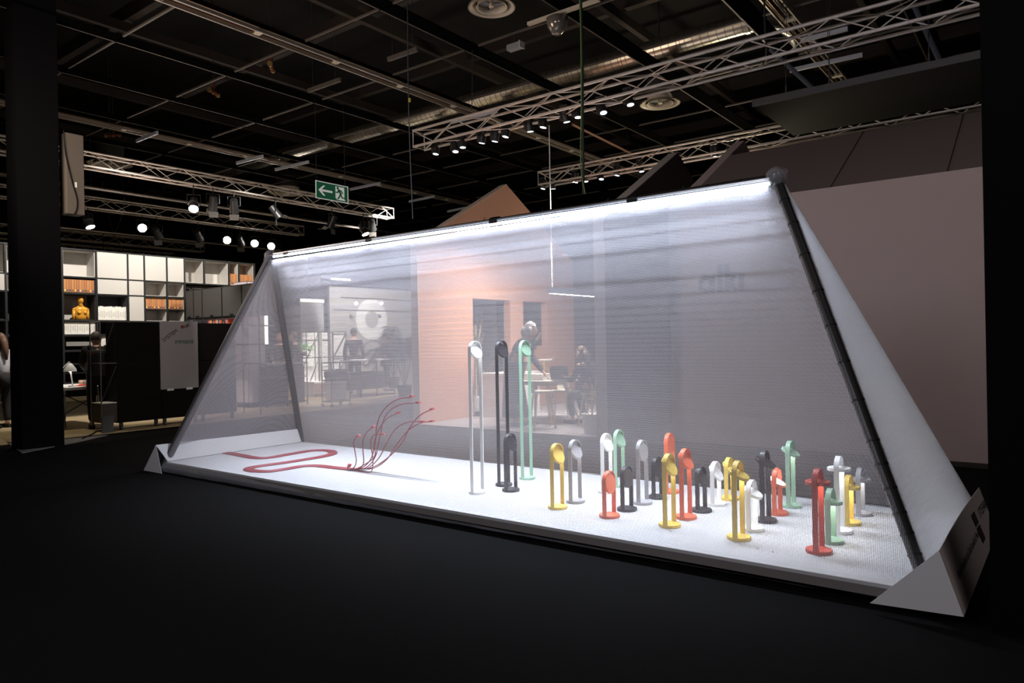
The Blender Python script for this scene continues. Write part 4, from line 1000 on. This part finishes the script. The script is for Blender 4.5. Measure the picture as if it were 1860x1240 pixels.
# potted plant on the frame
leafm = M('leaf_green', (.10, .30, .05), .5, noise=.3, scale=8); dleaf = M('dark_palm_green', (.035, .05, .04), .5, noise=.3)
pp = AX(549, 645, SX+.1); t = thing('potted_plant', 'small bright green potted plant by the white rack', 'plant', pp)
bm = bm_new(); lathe(bm, [(0, 0), (.10, 0), (.13, .10), (.12, .10), (0, .08)], 20); obj('pot', bm, M('terracotta', (.35, .17, .1), .7), t, smooth=True)
bm = bm_new(); rr = random.Random(5)
for k in range(60):
    a = rr.uniform(0, 2*PI); e = rr.uniform(.1, 1.3); r_ = rr.uniform(.08, .24); c = V((math.cos(a)*math.cos(e)*r_, math.sin(a)*math.cos(e)*r_*1.3, .12+math.sin(e)*r_))
    q = Quaternion((rr.random(), rr.random(), rr.random(), rr.random())).normalized()
    vs = [c+q @ V(p_) for p_ in ((0, -.05, 0), (.03, 0, .008), (0, .05, 0), (-.03, 0, .008))]; bm.faces.new([bm.verts.new(v) for v in vs])
obj('leaves', bm, leafm, t, kind='stuff')
bm = bm_new(); bar(bm, pp-V((0, 0, .02)), V((pp.x, pp.y, .02)), .02, 8); box(bm, pp-V((0, 0, .012)), (.3, .34, .02)); tag(obj('plant_stand', bm, framem), 'dark stand under the small bright potted plant', 'stand')
# far white presentation wall with a paler ring shape
FX = -19.0
a_, b_ = AX(598, 520, FX), AX(751, 700, FX)
t = thing('presentation_wall', 'tall pale presentation wall with a large ring shape', 'partition', (FX, a_.y, 0)); wy = b_.y-a_.y+.4
part_box('wall_panel', t, (-.05, wy/2, 1.70), (.1, wy, 3.4), M('pale_grey_wall', (.42, .40, .39), .8))
bm = bm_new(); cy_, cz_ = AX(675, 580, FX).y-a_.y, AX(675, 580, FX).z
for k in range(36):
    a0_, a1_ = 2*PI*k/36, 2*PI*(k+1)/36
    bm.faces.new([bm.verts.new((.012, cy_+r_*math.cos(a), cz_+r_*math.sin(a))) for r_, a in ((.72, a0_), (.72, a1_), (.30, a1_), (.30, a0_))])
obj('ring_shape', bm, M('paler_ring', (.85, .83, .82), .8), t)
bm = bm_new(); bar(bm, (.6, 0, AX(670, 545, FX).z), (.6, wy, AX(670, 545, FX).z), .02, 6); obj('light_rail', bm, framem, t)
for px in (646, 692):
    p = AX(px, 549, FX+.6); bm = bm_new(); bar(bm, p-V(t.location)+V((0, 0, .0)), p-V(t.location)+V((.03, .02, -.07)), .05, 10); obj('rail_spot', bm, lens_on, t)
part_box('dark_header', t, (.1, wy/2, 3.62), (.1, wy+.9, .34), M('blue_black_header', (.04, .045, .07), .6))
part_box('header_light', t, (.17, .35, 3.62), (.02, .8, .06), M('header_glow', (1, 1, 1), .5, emit=1.2, emcol=(1, 1, 1)))
a_, b_ = AX(545, 545, FX+.3), AX(588, 600, FX+.3)
t = thing('lit_banner', 'tall white backlit banner left of the presentation wall', 'banner', (FX+.3, a_.y, 0))
part_box('cloth', t, (0, (b_.y-a_.y)/2, (a_.z)/2), (.04, b_.y-a_.y, a_.z), M('banner_cloth', (.5, .5, .5), .8)); part_box('top_light', t, (.03, (b_.y-a_.y)/2, a_.z), (.05, b_.y-a_.y, .10), M('top_glow', (1, 1, 1), .5, emit=1.3, emcol=(1, .95, .85)))
# high table
a_, b_ = AX(634, 655, -15.2), AX(705, 655, -15.2)
t = thing('high_table', 'high table with a thin pale top and black legs', 'table', (-15.2, a_.y, 0)); wy = b_.y-a_.y; zt2 = a_.z
part_box('tabletop', t, (0, wy/2, zt2), (.8, wy, .03), M('pale_top', (.5, .5, .52), .4))
for sy in (.1, .5, .95):
    bm = bm_new(); bar(bm, (.3, wy*sy, 0), (.3, wy*sy, zt2), .018, 8); obj('leg', bm, framem, t)
bm = bm_new(); bar(bm, (.3, wy*.1, .15), (.3, wy*.5, zt2-.1), .012, 8); obj('brace', bm, framem, t)
part_box('dark_bench', t, (-.6, wy/2, .42), (.35, wy*1.3, .5), M('dark_bench', (.03, .03, .035), .7))
# palms
def palm(base, h, R_, n, seed, label):
    t = thing('potted_palm', label, 'plant', base); rr = random.Random(seed)
    bm = bm_new(); lathe(bm, [(0, 0), (.16, 0), (.20, .35), (.18, .35), (0, .3)], 20); obj('pot', bm, black, t)
    for k in range(n):
        a = 2*PI*k/n+rr.uniform(-.2, .2); L = R_*rr.uniform(.8, 1.15); up = h*rr.uniform(.75, 1.1)
        pts = smooth_path([V((0, 0, .3)), V((math.cos(a)*L*.25, math.sin(a)*L*.25, up*.75)), V((math.cos(a)*L*.65, math.sin(a)*L*.65, up)), V((math.cos(a)*L*1.05, math.sin(a)*L*1.05, up*.78))], 6)
        bm = bm_new(); sweep(bm, pts, .008, 4)
        for j in range(6, len(pts)-1):
            d = (pts[j+1]-pts[j]).normalized(); s_ = d.cross(V((0, 0, 1))).normalized(); ll = .32*(1-abs(j-12)/16)
            for sg in (-1, 1):
                for f in (0, .5):
                    o_ = pts[j].lerp(pts[j+1], f); e = o_+s_*sg*ll+d*ll*.7-V((0, 0, .10))
                    m_ = o_.lerp(e, .5)+V((0, 0, .05)); wv = d*.022
                    bm.faces.new([bm.verts.new(x) for x in (o_, m_-wv, e, m_+wv)])
        obj('frond', bm, dleaf, t)
gpm = AX(735, 700, -13.6); palm(V((-13.6, gpm.y, .012)), 1.75, 1.05, 11, 1, 'large dark potted palm at the left of the salmon wall')
gpm = AX(715, 700, -17.2); palm(V((-17.2, gpm.y, .012)), 1.35, .9, 9, 2, 'lower dark potted palm beside the high table')

# ================================================================== HOUSE STAND
tc_ = AY(985, 700, 10.6)
t = thing('oval_table', 'pale oval wooden table with splayed legs in the house stand', 'table', (tc_.x, 10.6, .015)); HT = .74
tx0, tx1 = AY(955, 696, 10.3).x, AY(1046, 696, 10.3).x; rx = (tx1-tx0)/2+.15
bm = bm_new(); lathe(bm, [(0, HT-.03), (1, HT-.03), (1.0, HT), (0, HT)], 40)
for v in bm.verts: v.co.x *= rx; v.co.y *= .55
obj('tabletop', bm, M('pale_wood_top', (.66, .60, .50), .5), t)
for sx in (-1, 1):
    for sy in (-1, 1):
        bm = bm_new(); bar(bm, (sx*rx*.45, sy*.25, HT-.03), (sx*rx*.72, sy*.45, 0), .045, 10, .022); obj('leg', bm, oak, t)
bm = bm_new(); beam(bm, (-rx*.45, 0, HT-.07), (rx*.45, 0, HT-.07), .5, .05); obj('apron', bm, M('pale_wood_top', (.66, .60, .50), .5), t)
TZ = HT+.016
def ontable(px, Y=10.6): return V((AY(px, 694, Y).x, Y, TZ))
p = ontable(1022, 10.5); t = thing('laptop', 'open laptop with dark screen on the oval table', 'laptop', p, .25)
part_box('keyboard_base', t, (0, .0, .008), (.33, .23, .014), M('laptop_silver', (.5, .5, .5), .35, .5))
bm = bm_new(); box(bm, (-.02, -.12, .13), (.33, .010, .25), Matrix.Rotation(.28, 3, 'X')); obj('screen', bm, M('laptop_screen', (.03, .035, .06), .2), t)
p = ontable(975, 10.45); t = thing('paper_box', 'white box file lying on the oval table', 'box', p, .1)
part_box('box', t, (0, 0, .05), (.42, .30, .10), wpaint, bevel=.004); part_box('lid', t, (.0, 0, .105), (.44, .32, .015), wpaint)
p = ontable(989, 10.85); t = thing('disc_table_lamp', 'table lamp with a level disc head and yellow stem on the oval table', 'lamp', p)
bm = bm_new(); lathe(bm, [(0, 0), (.08, 0), (.08, .02), (0, .02)], 24); obj('base', bm, wpaint, t)
bm = bm_new(); box(bm, (0, 0, .17), (.03, .012, .32)); obj('stem', bm, M('yellow_stem', (.7, .6, .2), .5), t)  # stem is plain yellow, without emission
bm = bm_new(); lathe(bm, [(0, .33), (.16, .33), (.16, .355), (0, .36)], 32); obj('disc_head', bm, M('pale_disc', (.5, .5, .45), .5), t)
bm = bm_new(); box(bm, (.33, 0, .45), (.66, .012, .012)); bar(bm, (0, 0, .35), (0, 0, .45), .006, 6); obj('handle_arm', bm, M('copper_rod', (.5, .25, .15), .4, .6), t)
# stools
def stool(px, py, Y, label, rz=0, back=True):
    g_ = AY(px, py, Y); t = thing('wooden_chair', label, 'chair', (g_.x, Y, .015), rz, 'pale chairs around the oval table'); sh = g_.z-.015
    bm = bm_new(); lathe(bm, [(0, sh-.035), (.18, sh-.035), (.20, sh), (0, sh)], 24); obj('seat', bm, M('pale_seat', (.62, .58, .50), .5), t)
    for sx in (-1, 1):
        for sy in (-1, 1):
            bm = bm_new(); bar(bm, (sx*.11, sy*.11, sh-.03), (sx*.19, sy*.18, 0), .016, 8); obj('leg', bm, oak, t)
    if back:
        bm = bm_new()
        for k in range(-4, 5):
            a = k*.14; x = .19*math.sin(a); y = .19*math.cos(a); box(bm, (x, y, sh+.06), (.032, .02, .12), Matrix.Rotation(-a, 3, 'Z'))
        obj('low_backrest', bm, M('pale_seat', (.62, .58, .50), .5), t)
stool(984, 709, 9.75, 'pale wooden chair in front of the oval table, left', 2.4)
stool(1019, 708, 11.2, 'pale wooden chair behind the oval table', .3)
stool(1075, 712, 10.4, 'pale wooden chair under the seated woman', -1.4)
# sideboard and plants in the doorway
a_ = AX(863, 668, -8.7)
t = thing('white_counter', 'plain white counter standing in the doorway of the salmon wall', 'counter', (-8.86, 10.6, .015))
part_box('body', t, (.3, .62, .40), (.6, 1.15, .80), wpaint); part_box('top', t, (.3, .62, .82), (.64, 1.2, .03), wpaint); part_box('plinth', t, (.3, .62, .01), (.55, 1.1, .03), dsteel)
dm = M('monstera_leaf', (.06, .09, .055), .45, noise=.3)
def bush(base, h, r_, n, seed, label, mat=dm, sz=.13):
    t = thing('leafy_plant', label, 'plant', base); rr = random.Random(seed)
    bm = bm_new(); lathe(bm, [(0, 0), (.13, 0), (.17, .3), (.15, .3), (0, .26)], 20); obj('pot', bm, wpaint, t)
    bm = bm_new(); lv = []
    for k in range(n):
        a = rr.uniform(0, 2*PI); z = rr.uniform(.3, 1)*h; rad = r_*rr.uniform(.2, 1)
        tip = V((math.cos(a)*rad, math.sin(a)*rad, z)); bar(bm, (0, 0, z*.55), tip, .006, 4); lv.append((tip, a))
    bar(bm, (0, 0, .25), (0, 0, h*.8), .018, 6)
    obj('stems', bm, oak, t)
    for tip, a in lv:
        b2 = bm_new(); d = V((math.cos(a), math.sin(a), -.3)).normalized(); s_ = V((-math.sin(a), math.cos(a), 0)); L = sz*rr.uniform(.8, 1.4)
        P_ = [(0, 0), (.25, .5), (.6, .55), (.85, .3), (1.1, 0), (.85, -.3), (.6, -.55), (.25, -.5)]
        b2.faces.new([b2.verts.new(tip+d*u*L+s_*v*L+V((0, 0, .15*L*(1-abs(v)*2)))) for u, v in P_]); obj('leaf', b2, mat, t)
bush(V((-9.75, 11.6, 0)), 2.25, .5, 34, 4, 'tall broad-leaved plant seen through the salmon doorway')
bush(V((-9.8, 12.6, 0)), 1.9, .45, 26, 9, 'second broad-leaved plant further inside the doorway')
bm = bm_new(); box2(bm, (-10.7, 12.2, 0), (-10.6, 13.4, 2.6)); tag(obj('pale_partition', bm, M('pale_partition', (.4, .38, .38), .8)), 'pale partition standing behind the doorway plants', 'partition')
bm = bm_new(); box2(bm, (-10.9, 11.3, 0), (-10.8, 15.6, 3.1)); tag(obj('navy_partition', bm, M('navy_partition', (.03, .035, .055), .8)), 'dark partition beyond the salmon wall openings', 'partition')
bp_ = AY(1075, 690, 9.9); bush(V((AY(1078, 720, 9.6).x, 9.55, .015)), .95, .25, 16, 12, 'small plant beside the seated woman', M('sage_leaf', (.16, .2, .13), .5), .08)
# pendant linear lamp
a_, b_ = AY(994, 533, 10.2), AY(1150, 543, 10.9)
t = thing('linear_pendant_lamp', 'slim linear pendant lamp with a glowing underside', 'lamp', a_); d = b_-a_
bm = bm_new(); beam(bm, V((0, 0, .06)), d+V((0, 0, .06)), .06, .11); obj('housing', bm, M('grey_blue_housing', (.10, .11, .14), .5), t)
bm = bm_new(); beam(bm, V((.05, 0, -.003)), d*.97+V((0, 0, -.003)), .035, .010); obj('light_strip', bm, M('pendant_glow', (1, 1, 1), .5, emit=14, emcol=(1, .97, .9)), t)
for f, up_ in ((.06, AY(998, 225, 10.2).z-a_.z), (.9, 1.0)):
    bm = bm_new(); bar(bm, d*f+V((0, 0, .1)), d*f+V((0, 0, up_)), .009, 6); obj('cord', bm, wpaint, t)

#@@PEOPLE
# ================================================================== PEOPLE
def skin_mesh(nodes, edges, root, sub=1):
    names = list(nodes); me = bpy.data.meshes.new('tmp'); me.from_pydata([nodes[n][0] for n in names], [(names.index(a), names.index(b)) for a, b in edges], [])
    o = bpy.data.objects.new('tmp', me); COL.objects.link(o)
    o.modifiers.new('s', 'SKIN').use_smooth_shade = True
    for i, n in enumerate(names):
        sv = me.skin_vertices[0].data[i]; r = nodes[n][1]; sv.radius = (r, r) if not isinstance(r, tuple) else r; sv.use_root = (n == root)
    s = o.modifiers.new('u', 'SUBSURF'); s.levels = sub; s.render_levels = sub
    bpy.context.view_layer.update()
    dg = bpy.context.evaluated_depsgraph_get(); ev = o.evaluated_get(dg); m2 = ev.to_mesh()
    bm = bm_new(); bm.from_mesh(m2); ev.to_mesh_clear(); bpy.data.objects.remove(o); bpy.data.meshes.remove(me); return bm
BASE = dict(pelvis=(0, 0, .95), spine=(0, .01, 1.15), chest=(0, 0, 1.34), neck=(0, .0, 1.49), head=(0, .02, 1.60),
            shL=(-.18, 0, 1.41), elL=(-.24, -.02, 1.13), wrL=(-.25, .05, .87), shR=(.18, 0, 1.41), elR=(.24, -.02, 1.13), wrR=(.25, .05, .87),
            hiL=(-.09, 0, .92), knL=(-.10, .02, .50), anL=(-.10, -.02, .08), hiR=(.09, 0, .92), knR=(.10, .02, .50), anR=(.10, -.02, .08))
RAD = dict(pelvis=.135, spine=.118, chest=.135, neck=.05, head=.06, shL=.062, elL=.043, wrL=.027, shR=.062, elR=.043, wrR=.027, hiL=.088, knL=.056, anL=.038, hiR=.088, knR=.056, anR=.038)
def person(label, p, rotz, pose, top, bottom, hairc, hair='short', scale=1.0, coat=False, look=0.0, gray=False, group=None, female=False):
    t = thing('person', label, 'person', p, rotz, group)
    J = {k: V(v) for k, v in BASE.items()}; J.update({k: V(v) for k, v in pose.items()})
    if female:
        for k in ('shL', 'shR'): J[k].x *= .88
    nodes = {k: (J[k]*scale, RAD[k]*scale) for k in J}
    edges = [('pelvis', 'spine'), ('spine', 'chest'), ('chest', 'neck'), ('neck', 'head'), ('chest', 'shL'), ('shL', 'elL'), ('elL', 'wrL'), ('chest', 'shR'), ('shR', 'elR'), ('elR', 'wrR'),
             ('pelvis', 'hiL'), ('hiL', 'knL'), ('knL', 'anL'), ('pelvis', 'hiR'), ('hiR', 'knR'), ('knR', 'anR')]
    for s in 'LR':
        w_ = J['wr'+s]; d = (w_-J['el'+s]).normalized(); sd = d.cross(V((0, 1, .3)) if abs(d.y) < .8 else V((0, 0, 1))).normalized()
        nrm = sd.cross(d)
        pal = w_+d*.05; nodes['pa'+s] = (pal*scale, (.030*scale, .018*scale)); edges.append(('wr'+s, 'pa'+s))
        for f, (off, L) in enumerate(((-.028, .062), (-.010, .075), (.009, .078), (.026, .068))):
            b_ = pal+d*.035+sd*off; m_ = b_+d*L*.5+nrm*.008; e_ = b_+d*L*.92+nrm*.028
            nodes['f%s%da' % (s, f)] = (b_*scale, .0085*scale); nodes['f%s%db' % (s, f)] = (m_*scale, .008*scale); nodes['f%s%dc' % (s, f)] = (e_*scale, .006*scale)
            edges += [('pa'+s, 'f%s%da' % (s, f)), ('f%s%da' % (s, f), 'f%s%db' % (s, f)), ('f%s%db' % (s, f), 'f%s%dc' % (s, f))]
        tb_ = w_+d*.03-sd*.030+nrm*.01; te = tb_+d*.035-sd*.022+nrm*.02
        nodes['t%sa' % s] = (tb_*scale, .010*scale); nodes['t%sb' % s] = (te*scale, .008*scale); edges += [('pa'+s, 't%sa' % s), ('t%sa' % s, 't%sb' % s)]
        an = J['an'+s]; fd = (V((0, 1, 0)) if 'toe'+s not in pose else (J['toe'+s]-an)); toe = J.get('toe'+s) or an+V((0, .15, -.045))
        if 'toe'+s in nodes: del nodes['toe'+s]
        nodes['to'+s] = (V(toe)*scale, .034*scale); edges.append(('an'+s, 'to'+s))
    bm = skin_mesh(nodes, edges, 'pelvis', 1)
    # head joined into the body mesh
    hc = J['head']*scale+V((0, .005, .045*scale)); hb = bm_new()
    sphere(hb, (0, 0, 0), .098*scale, (.80, 1.0, 1.22), 20)
    for v in hb.verts:
        if v.co.z < 0 and v.co.y > 0: v.co.x *= 1-.25*min(1, -v.co.z/(.1*scale))
    sphere(hb, (0, .100*scale, -.012*scale), .017*scale, (.8, 1.1, 1.5), 8)
    for sg in (-1, 1): sphere(hb, (sg*.080*scale, -.005, -.01*scale), .02*scale, (.4, .9, 1.4), 8)
    Rh = Matrix.Translation(hc) @ Matrix.Rotation(look, 4, 'Z') @ Matrix.Rotation(-.05, 4, 'X')
    bmesh.ops.transform(hb, matrix=Rh, verts=hb.verts[:]); tm = bpy.data.meshes.new('t'); hb.to_mesh(tm); hb.free(); bm.from_mesh(tm); bpy.data.meshes.remove(tm)
    bd_ = obj('body', bm, skin, t, smooth=True)
    def hpart(name, fn, mat):
        b = bm_new(); fn(b); bmesh.ops.transform(b, matrix=Rh, verts=b.verts[:]); return obj(name, b, mat, t, smooth=True)
    for sg in (-1, 1): hpart('eye', lambda b: sphere(b, (sg*.032*scale, .088*scale, .012*scale), .011*scale, (1, .6, .8), 8), M('eye_dark', (.03, .02, .02), .3))
    hpart('mouth', lambda b: sphere(b, (0, .088*scale, -.052*scale), .018*scale, (1.1, .5, .35), 8), M('lips', (.40, .14, .12), .5))
    hm = M('hair_%s' % hairc, {'grey': (.42, .40, .39), 'brown': (.10, .05, .03), 'dark': (.02, .016, .014), 'salt': (.10, .09, .08)}[hairc], .6, noise=.3, scale=60)
    def hairfn(b):
        vs = sphere(b, (0, -.014*scale, .022*scale), .108*scale, (.86, 1.0, 1.14), 20)
        dl = [v for v in vs if v.co.y > .035*scale and v.co.z < .065*scale]+[v for v in vs if v.co.z < -.045*scale]
        bmesh.ops.delete(b, geom=list(set(dl)), context='VERTS')
        if hair == 'bob':
            for sg in (-1, 1): sweep(b, [V((sg*.075, -.01, .05))*scale, V((sg*.090, -.01, -.02))*scale, V((sg*.088, 0, -.11))*scale], [.03*scale, .035*scale, .022*scale], 8)
            sweep(b, [V((0, -.09, .05))*scale, V((0, -.10, -.04))*scale, V((0, -.095, -.13))*scale], [.06*scale, .075*scale, .05*scale], 10)
        if hair == 'long':
            sweep(b, [V((0, -.08, .06))*scale, V((0, -.10, -.06))*scale, V((.0, -.14, -.22))*scale, V((0, -.15, -.38))*scale], [.05*scale, .07*scale, .055*scale, .02*scale], 10)
            for sg in (-1, 1): sweep(b, [V((sg*.07, -.02, .05))*scale, V((sg*.088, -.03, -.05))*scale, V((sg*.07, -.08, -.18))*scale], [.03*scale, .035*scale, .02*scale], 8)
    hpart('hair', hairfn, hm)
    ck = {k: (J[k]*scale, (RAD[k]+.018)*scale) for k in ('pelvis', 'spine', 'chest', 'shL', 'elL', 'shR', 'elR')}
    for s in 'LR':
        ck['cf'+s] = (J['el'+s].lerp(J['wr'+s], .92)*scale, .042*scale)
    ck['pelvis'] = (J['pelvis']*scale, .165*scale)
    ck['col'] = (J['chest'].lerp(J['neck'], .72)*scale, .066*scale)
    ce = [('pelvis', 'spine'), ('spine', 'chest'), ('chest', 'col'), ('chest', 'shL'), ('shL', 'elL'), ('elL', 'cfL'), ('chest', 'shR'), ('shR', 'elR'), ('elR', 'cfR')]
    obj('jacket' if not coat else 'coat', skin_mesh(ck, ce, 'pelvis', 1), top, t, smooth=True)
    pk = {k: (J[k]*scale, (RAD[k]+.022)*scale) for k in ('hiL', 'knL', 'hiR', 'knR')}
    pk['pelvis'] = (J['pelvis']*scale, .155*scale)
    for s in 'LR': pk['cu'+s] = (J['kn'+s].lerp(J['an'+s], .93)*scale, .058*scale)
    obj('trousers', skin_mesh(pk, [('pelvis', 'hiL'), ('hiL', 'knL'), ('knL', 'cuL'), ('pelvis', 'hiR'), ('hiR', 'knR'), ('knR', 'cuR')], 'pelvis', 1), bottom, t, smooth=True)
    if coat:
        b = bm_new(); pv = J['pelvis']*scale; fm = (J['anL']+J['anR'])*.5*scale; rows = []
        for k in range(9):
            f = k/8; c_ = pv.lerp(V((fm.x, fm.y, .16)), f)+V((0, 0, .10*(1-f))); rr_ = (.17+.11*f)*scale
            rows.append([b.verts.new(c_+V((math.cos(a)*rr_*(1+.05*math.sin(a*5+f*2)), math.sin(a)*rr_*.8, 0))) for a in [2*PI*i/24 for i in range(24)]])
        for r1, r2 in zip(rows, rows[1:]):
            for i in range(24): b.faces.new((r1[i], r1[(i+1) % 24], r2[(i+1) % 24], r2[i]))
        obj('coat_skirt', b, top, t, smooth=True)
    for s in 'LR':
        a_ = J['an'+s]*scale; tt = (J.get('toe'+s) or J['an'+s]+V((0, .15, -.045)))*scale; b = bm_new()
        d = tt-a_; d.z = 0; d.normalize(); q = d.to_track_quat('Y', 'Z').to_matrix()
        box(b, V((a_.x, a_.y, max(a_.z-.045, .035)))+d*.065, (.095*scale, .27*scale, .07*scale), q); obj('shoe', b, M('shoe_black', (.01, .01, .01), .4), t, bevel=.02)
    return t
blackc = M('black_cloth', (.011, .010, .011), .85, noise=.2); navyc = M('charcoal_cloth', (.028, .028, .036), .85, noise=.2); whitec = M('white_shirt', (.42, .42, .46), .8); greyc = M('grey_blue_cloth', (.085, .09, .11), .85)
# man with the backpack at the desk
mp = G(179, 777, .012); sc_ = 1.02
arms = dict(elL=(-.23, .18, 1.16), wrL=(-.14, .42, 1.02), elR=(.23, .12, 1.14), wrR=(.15, .36, 1.0))
person('man seen from behind in black with a backpack, bending over the white desk', mp, 1.25, dict(arms, chest=(0, .10, 1.32), neck=(0, .16, 1.46), head=(0, .22, 1.55), shL=(-.19, .10, 1.40), shR=(.19, .10, 1.40)), blackc, blackc, 'salt', scale=sc_)
t = thing('backpack', 'black backpack with a small red mark on the bending man', 'backpack', mp+V((0, 0, 1.0)), 1.25)
bm = bm_new(); vs = box(bm, (0, -.115, .18), (.34, .17, .50)); obj('bag', bm, M('backpack_nylon', (.014, .014, .016), .5), t, bevel=.06)
part_box('front_pocket', t, (0, -.21, .08), (.26, .05, .24), M('backpack_nylon', (.014, .014, .016), .5), bevel=.02)
part_box('red_mark', t, (-.11, -.205, .36), (.05, .01, .04), M('red_mark', (.7, .02, .02), .5)); part_box('pink_badge', t, (.02, -.24, .18), (.025, .01, .025), M('pink_badge', (.6, .25, .3), .5))
for sg in (-1, 1):
    bm = bm_new(); sweep(bm, smooth_path([V((sg*.10, -.06, .38)), V((sg*.13, .02, .50)), V((sg*.13, .20, .42)), V((sg*.14, .16, .15)), V((sg*.14, -.04, .0))], 5), .018, 6); obj('strap', bm, blackc, t)
# woman at the left picture edge
person('long-haired woman in a white top at the left picture edge', G(4, 777, .012), 1.9, {}, whitec, blackc, 'brown', 'long', scale=1.0, female=True)
# leaning woman in the house stand
lw = AY(938, 700, 9.78); lw.z = .015
person('grey-haired woman in a long dark coat leaning on the oval table', lw, -1.15, dict(pelvis=(0, -.06, .96), spine=(0, .02, 1.14), chest=(0, .13, 1.32), neck=(0, .21, 1.44), head=(.0, .26, 1.53), shL=(-.17, .12, 1.38), shR=(.17, .12, 1.38),
       elL=(-.24, .24, 1.10), wrL=(-.22, .42, .86), elR=(.25, .30, 1.20), wrR=(.14, .40, 1.42)), navyc, navyc, 'grey', 'bob', 1.03, coat=True, female=True, look=.1)
# seated woman with laptop
sw = AY(1076, 700, 10.42); sw.z = .015
sit = dict(pelvis=(0, 0, .56), spine=(0, .05, .74), chest=(0, .13, .93), neck=(0, .20, 1.06), head=(0, .25, 1.15), shL=(-.18, .13, .99), shR=(.18, .13, .99), elL=(-.22, .25, .76), wrL=(-.15, .46, .80), elR=(.22, .25, .76), wrR=(.15, .46, .80),
           hiL=(-.09, .04, .52), hiR=(.09, .04, .52), knL=(-.11, .44, .50), knR=(.11, .44, .50), anL=(-.11, .36, .08), anR=(.11, .30, .08))
person('dark-haired woman seated at the laptop in the house stand', sw, 1.35, sit, navyc, greyc, 'brown', 'long', 1.0, female=True)
# pair behind the rear pole
p = G(503, 737, .012); person('dark-dressed man standing left of the rear tent pole', V((-16.1, AX(508, 640, -16.1).y, .012)), -2.2, dict(arms), blackc, blackc, 'brown', scale=1.0)
person('man with a light shirt front partly hidden by the rear tent pole', V((-15.2, AX(536, 640, -15.2).y, .012)), 2.6, {}, blackc, navyc, 'brown', scale=1.0)
person('dark silhouetted visitor beside the white rack', V((-16.4, AX(643, 640, -16.4).y, .012)), .8, {}, blackc, blackc, 'dark', scale=1.08)
person('dark silhouetted visitor in front of the palm', V((-16.2, AX(701, 640, -16.2).y, .012)), -.6, dict(wrR=(.12, .14, 1.0), elR=(.30, -.04, 1.15)), blackc, blackc, 'dark', scale=1.0)
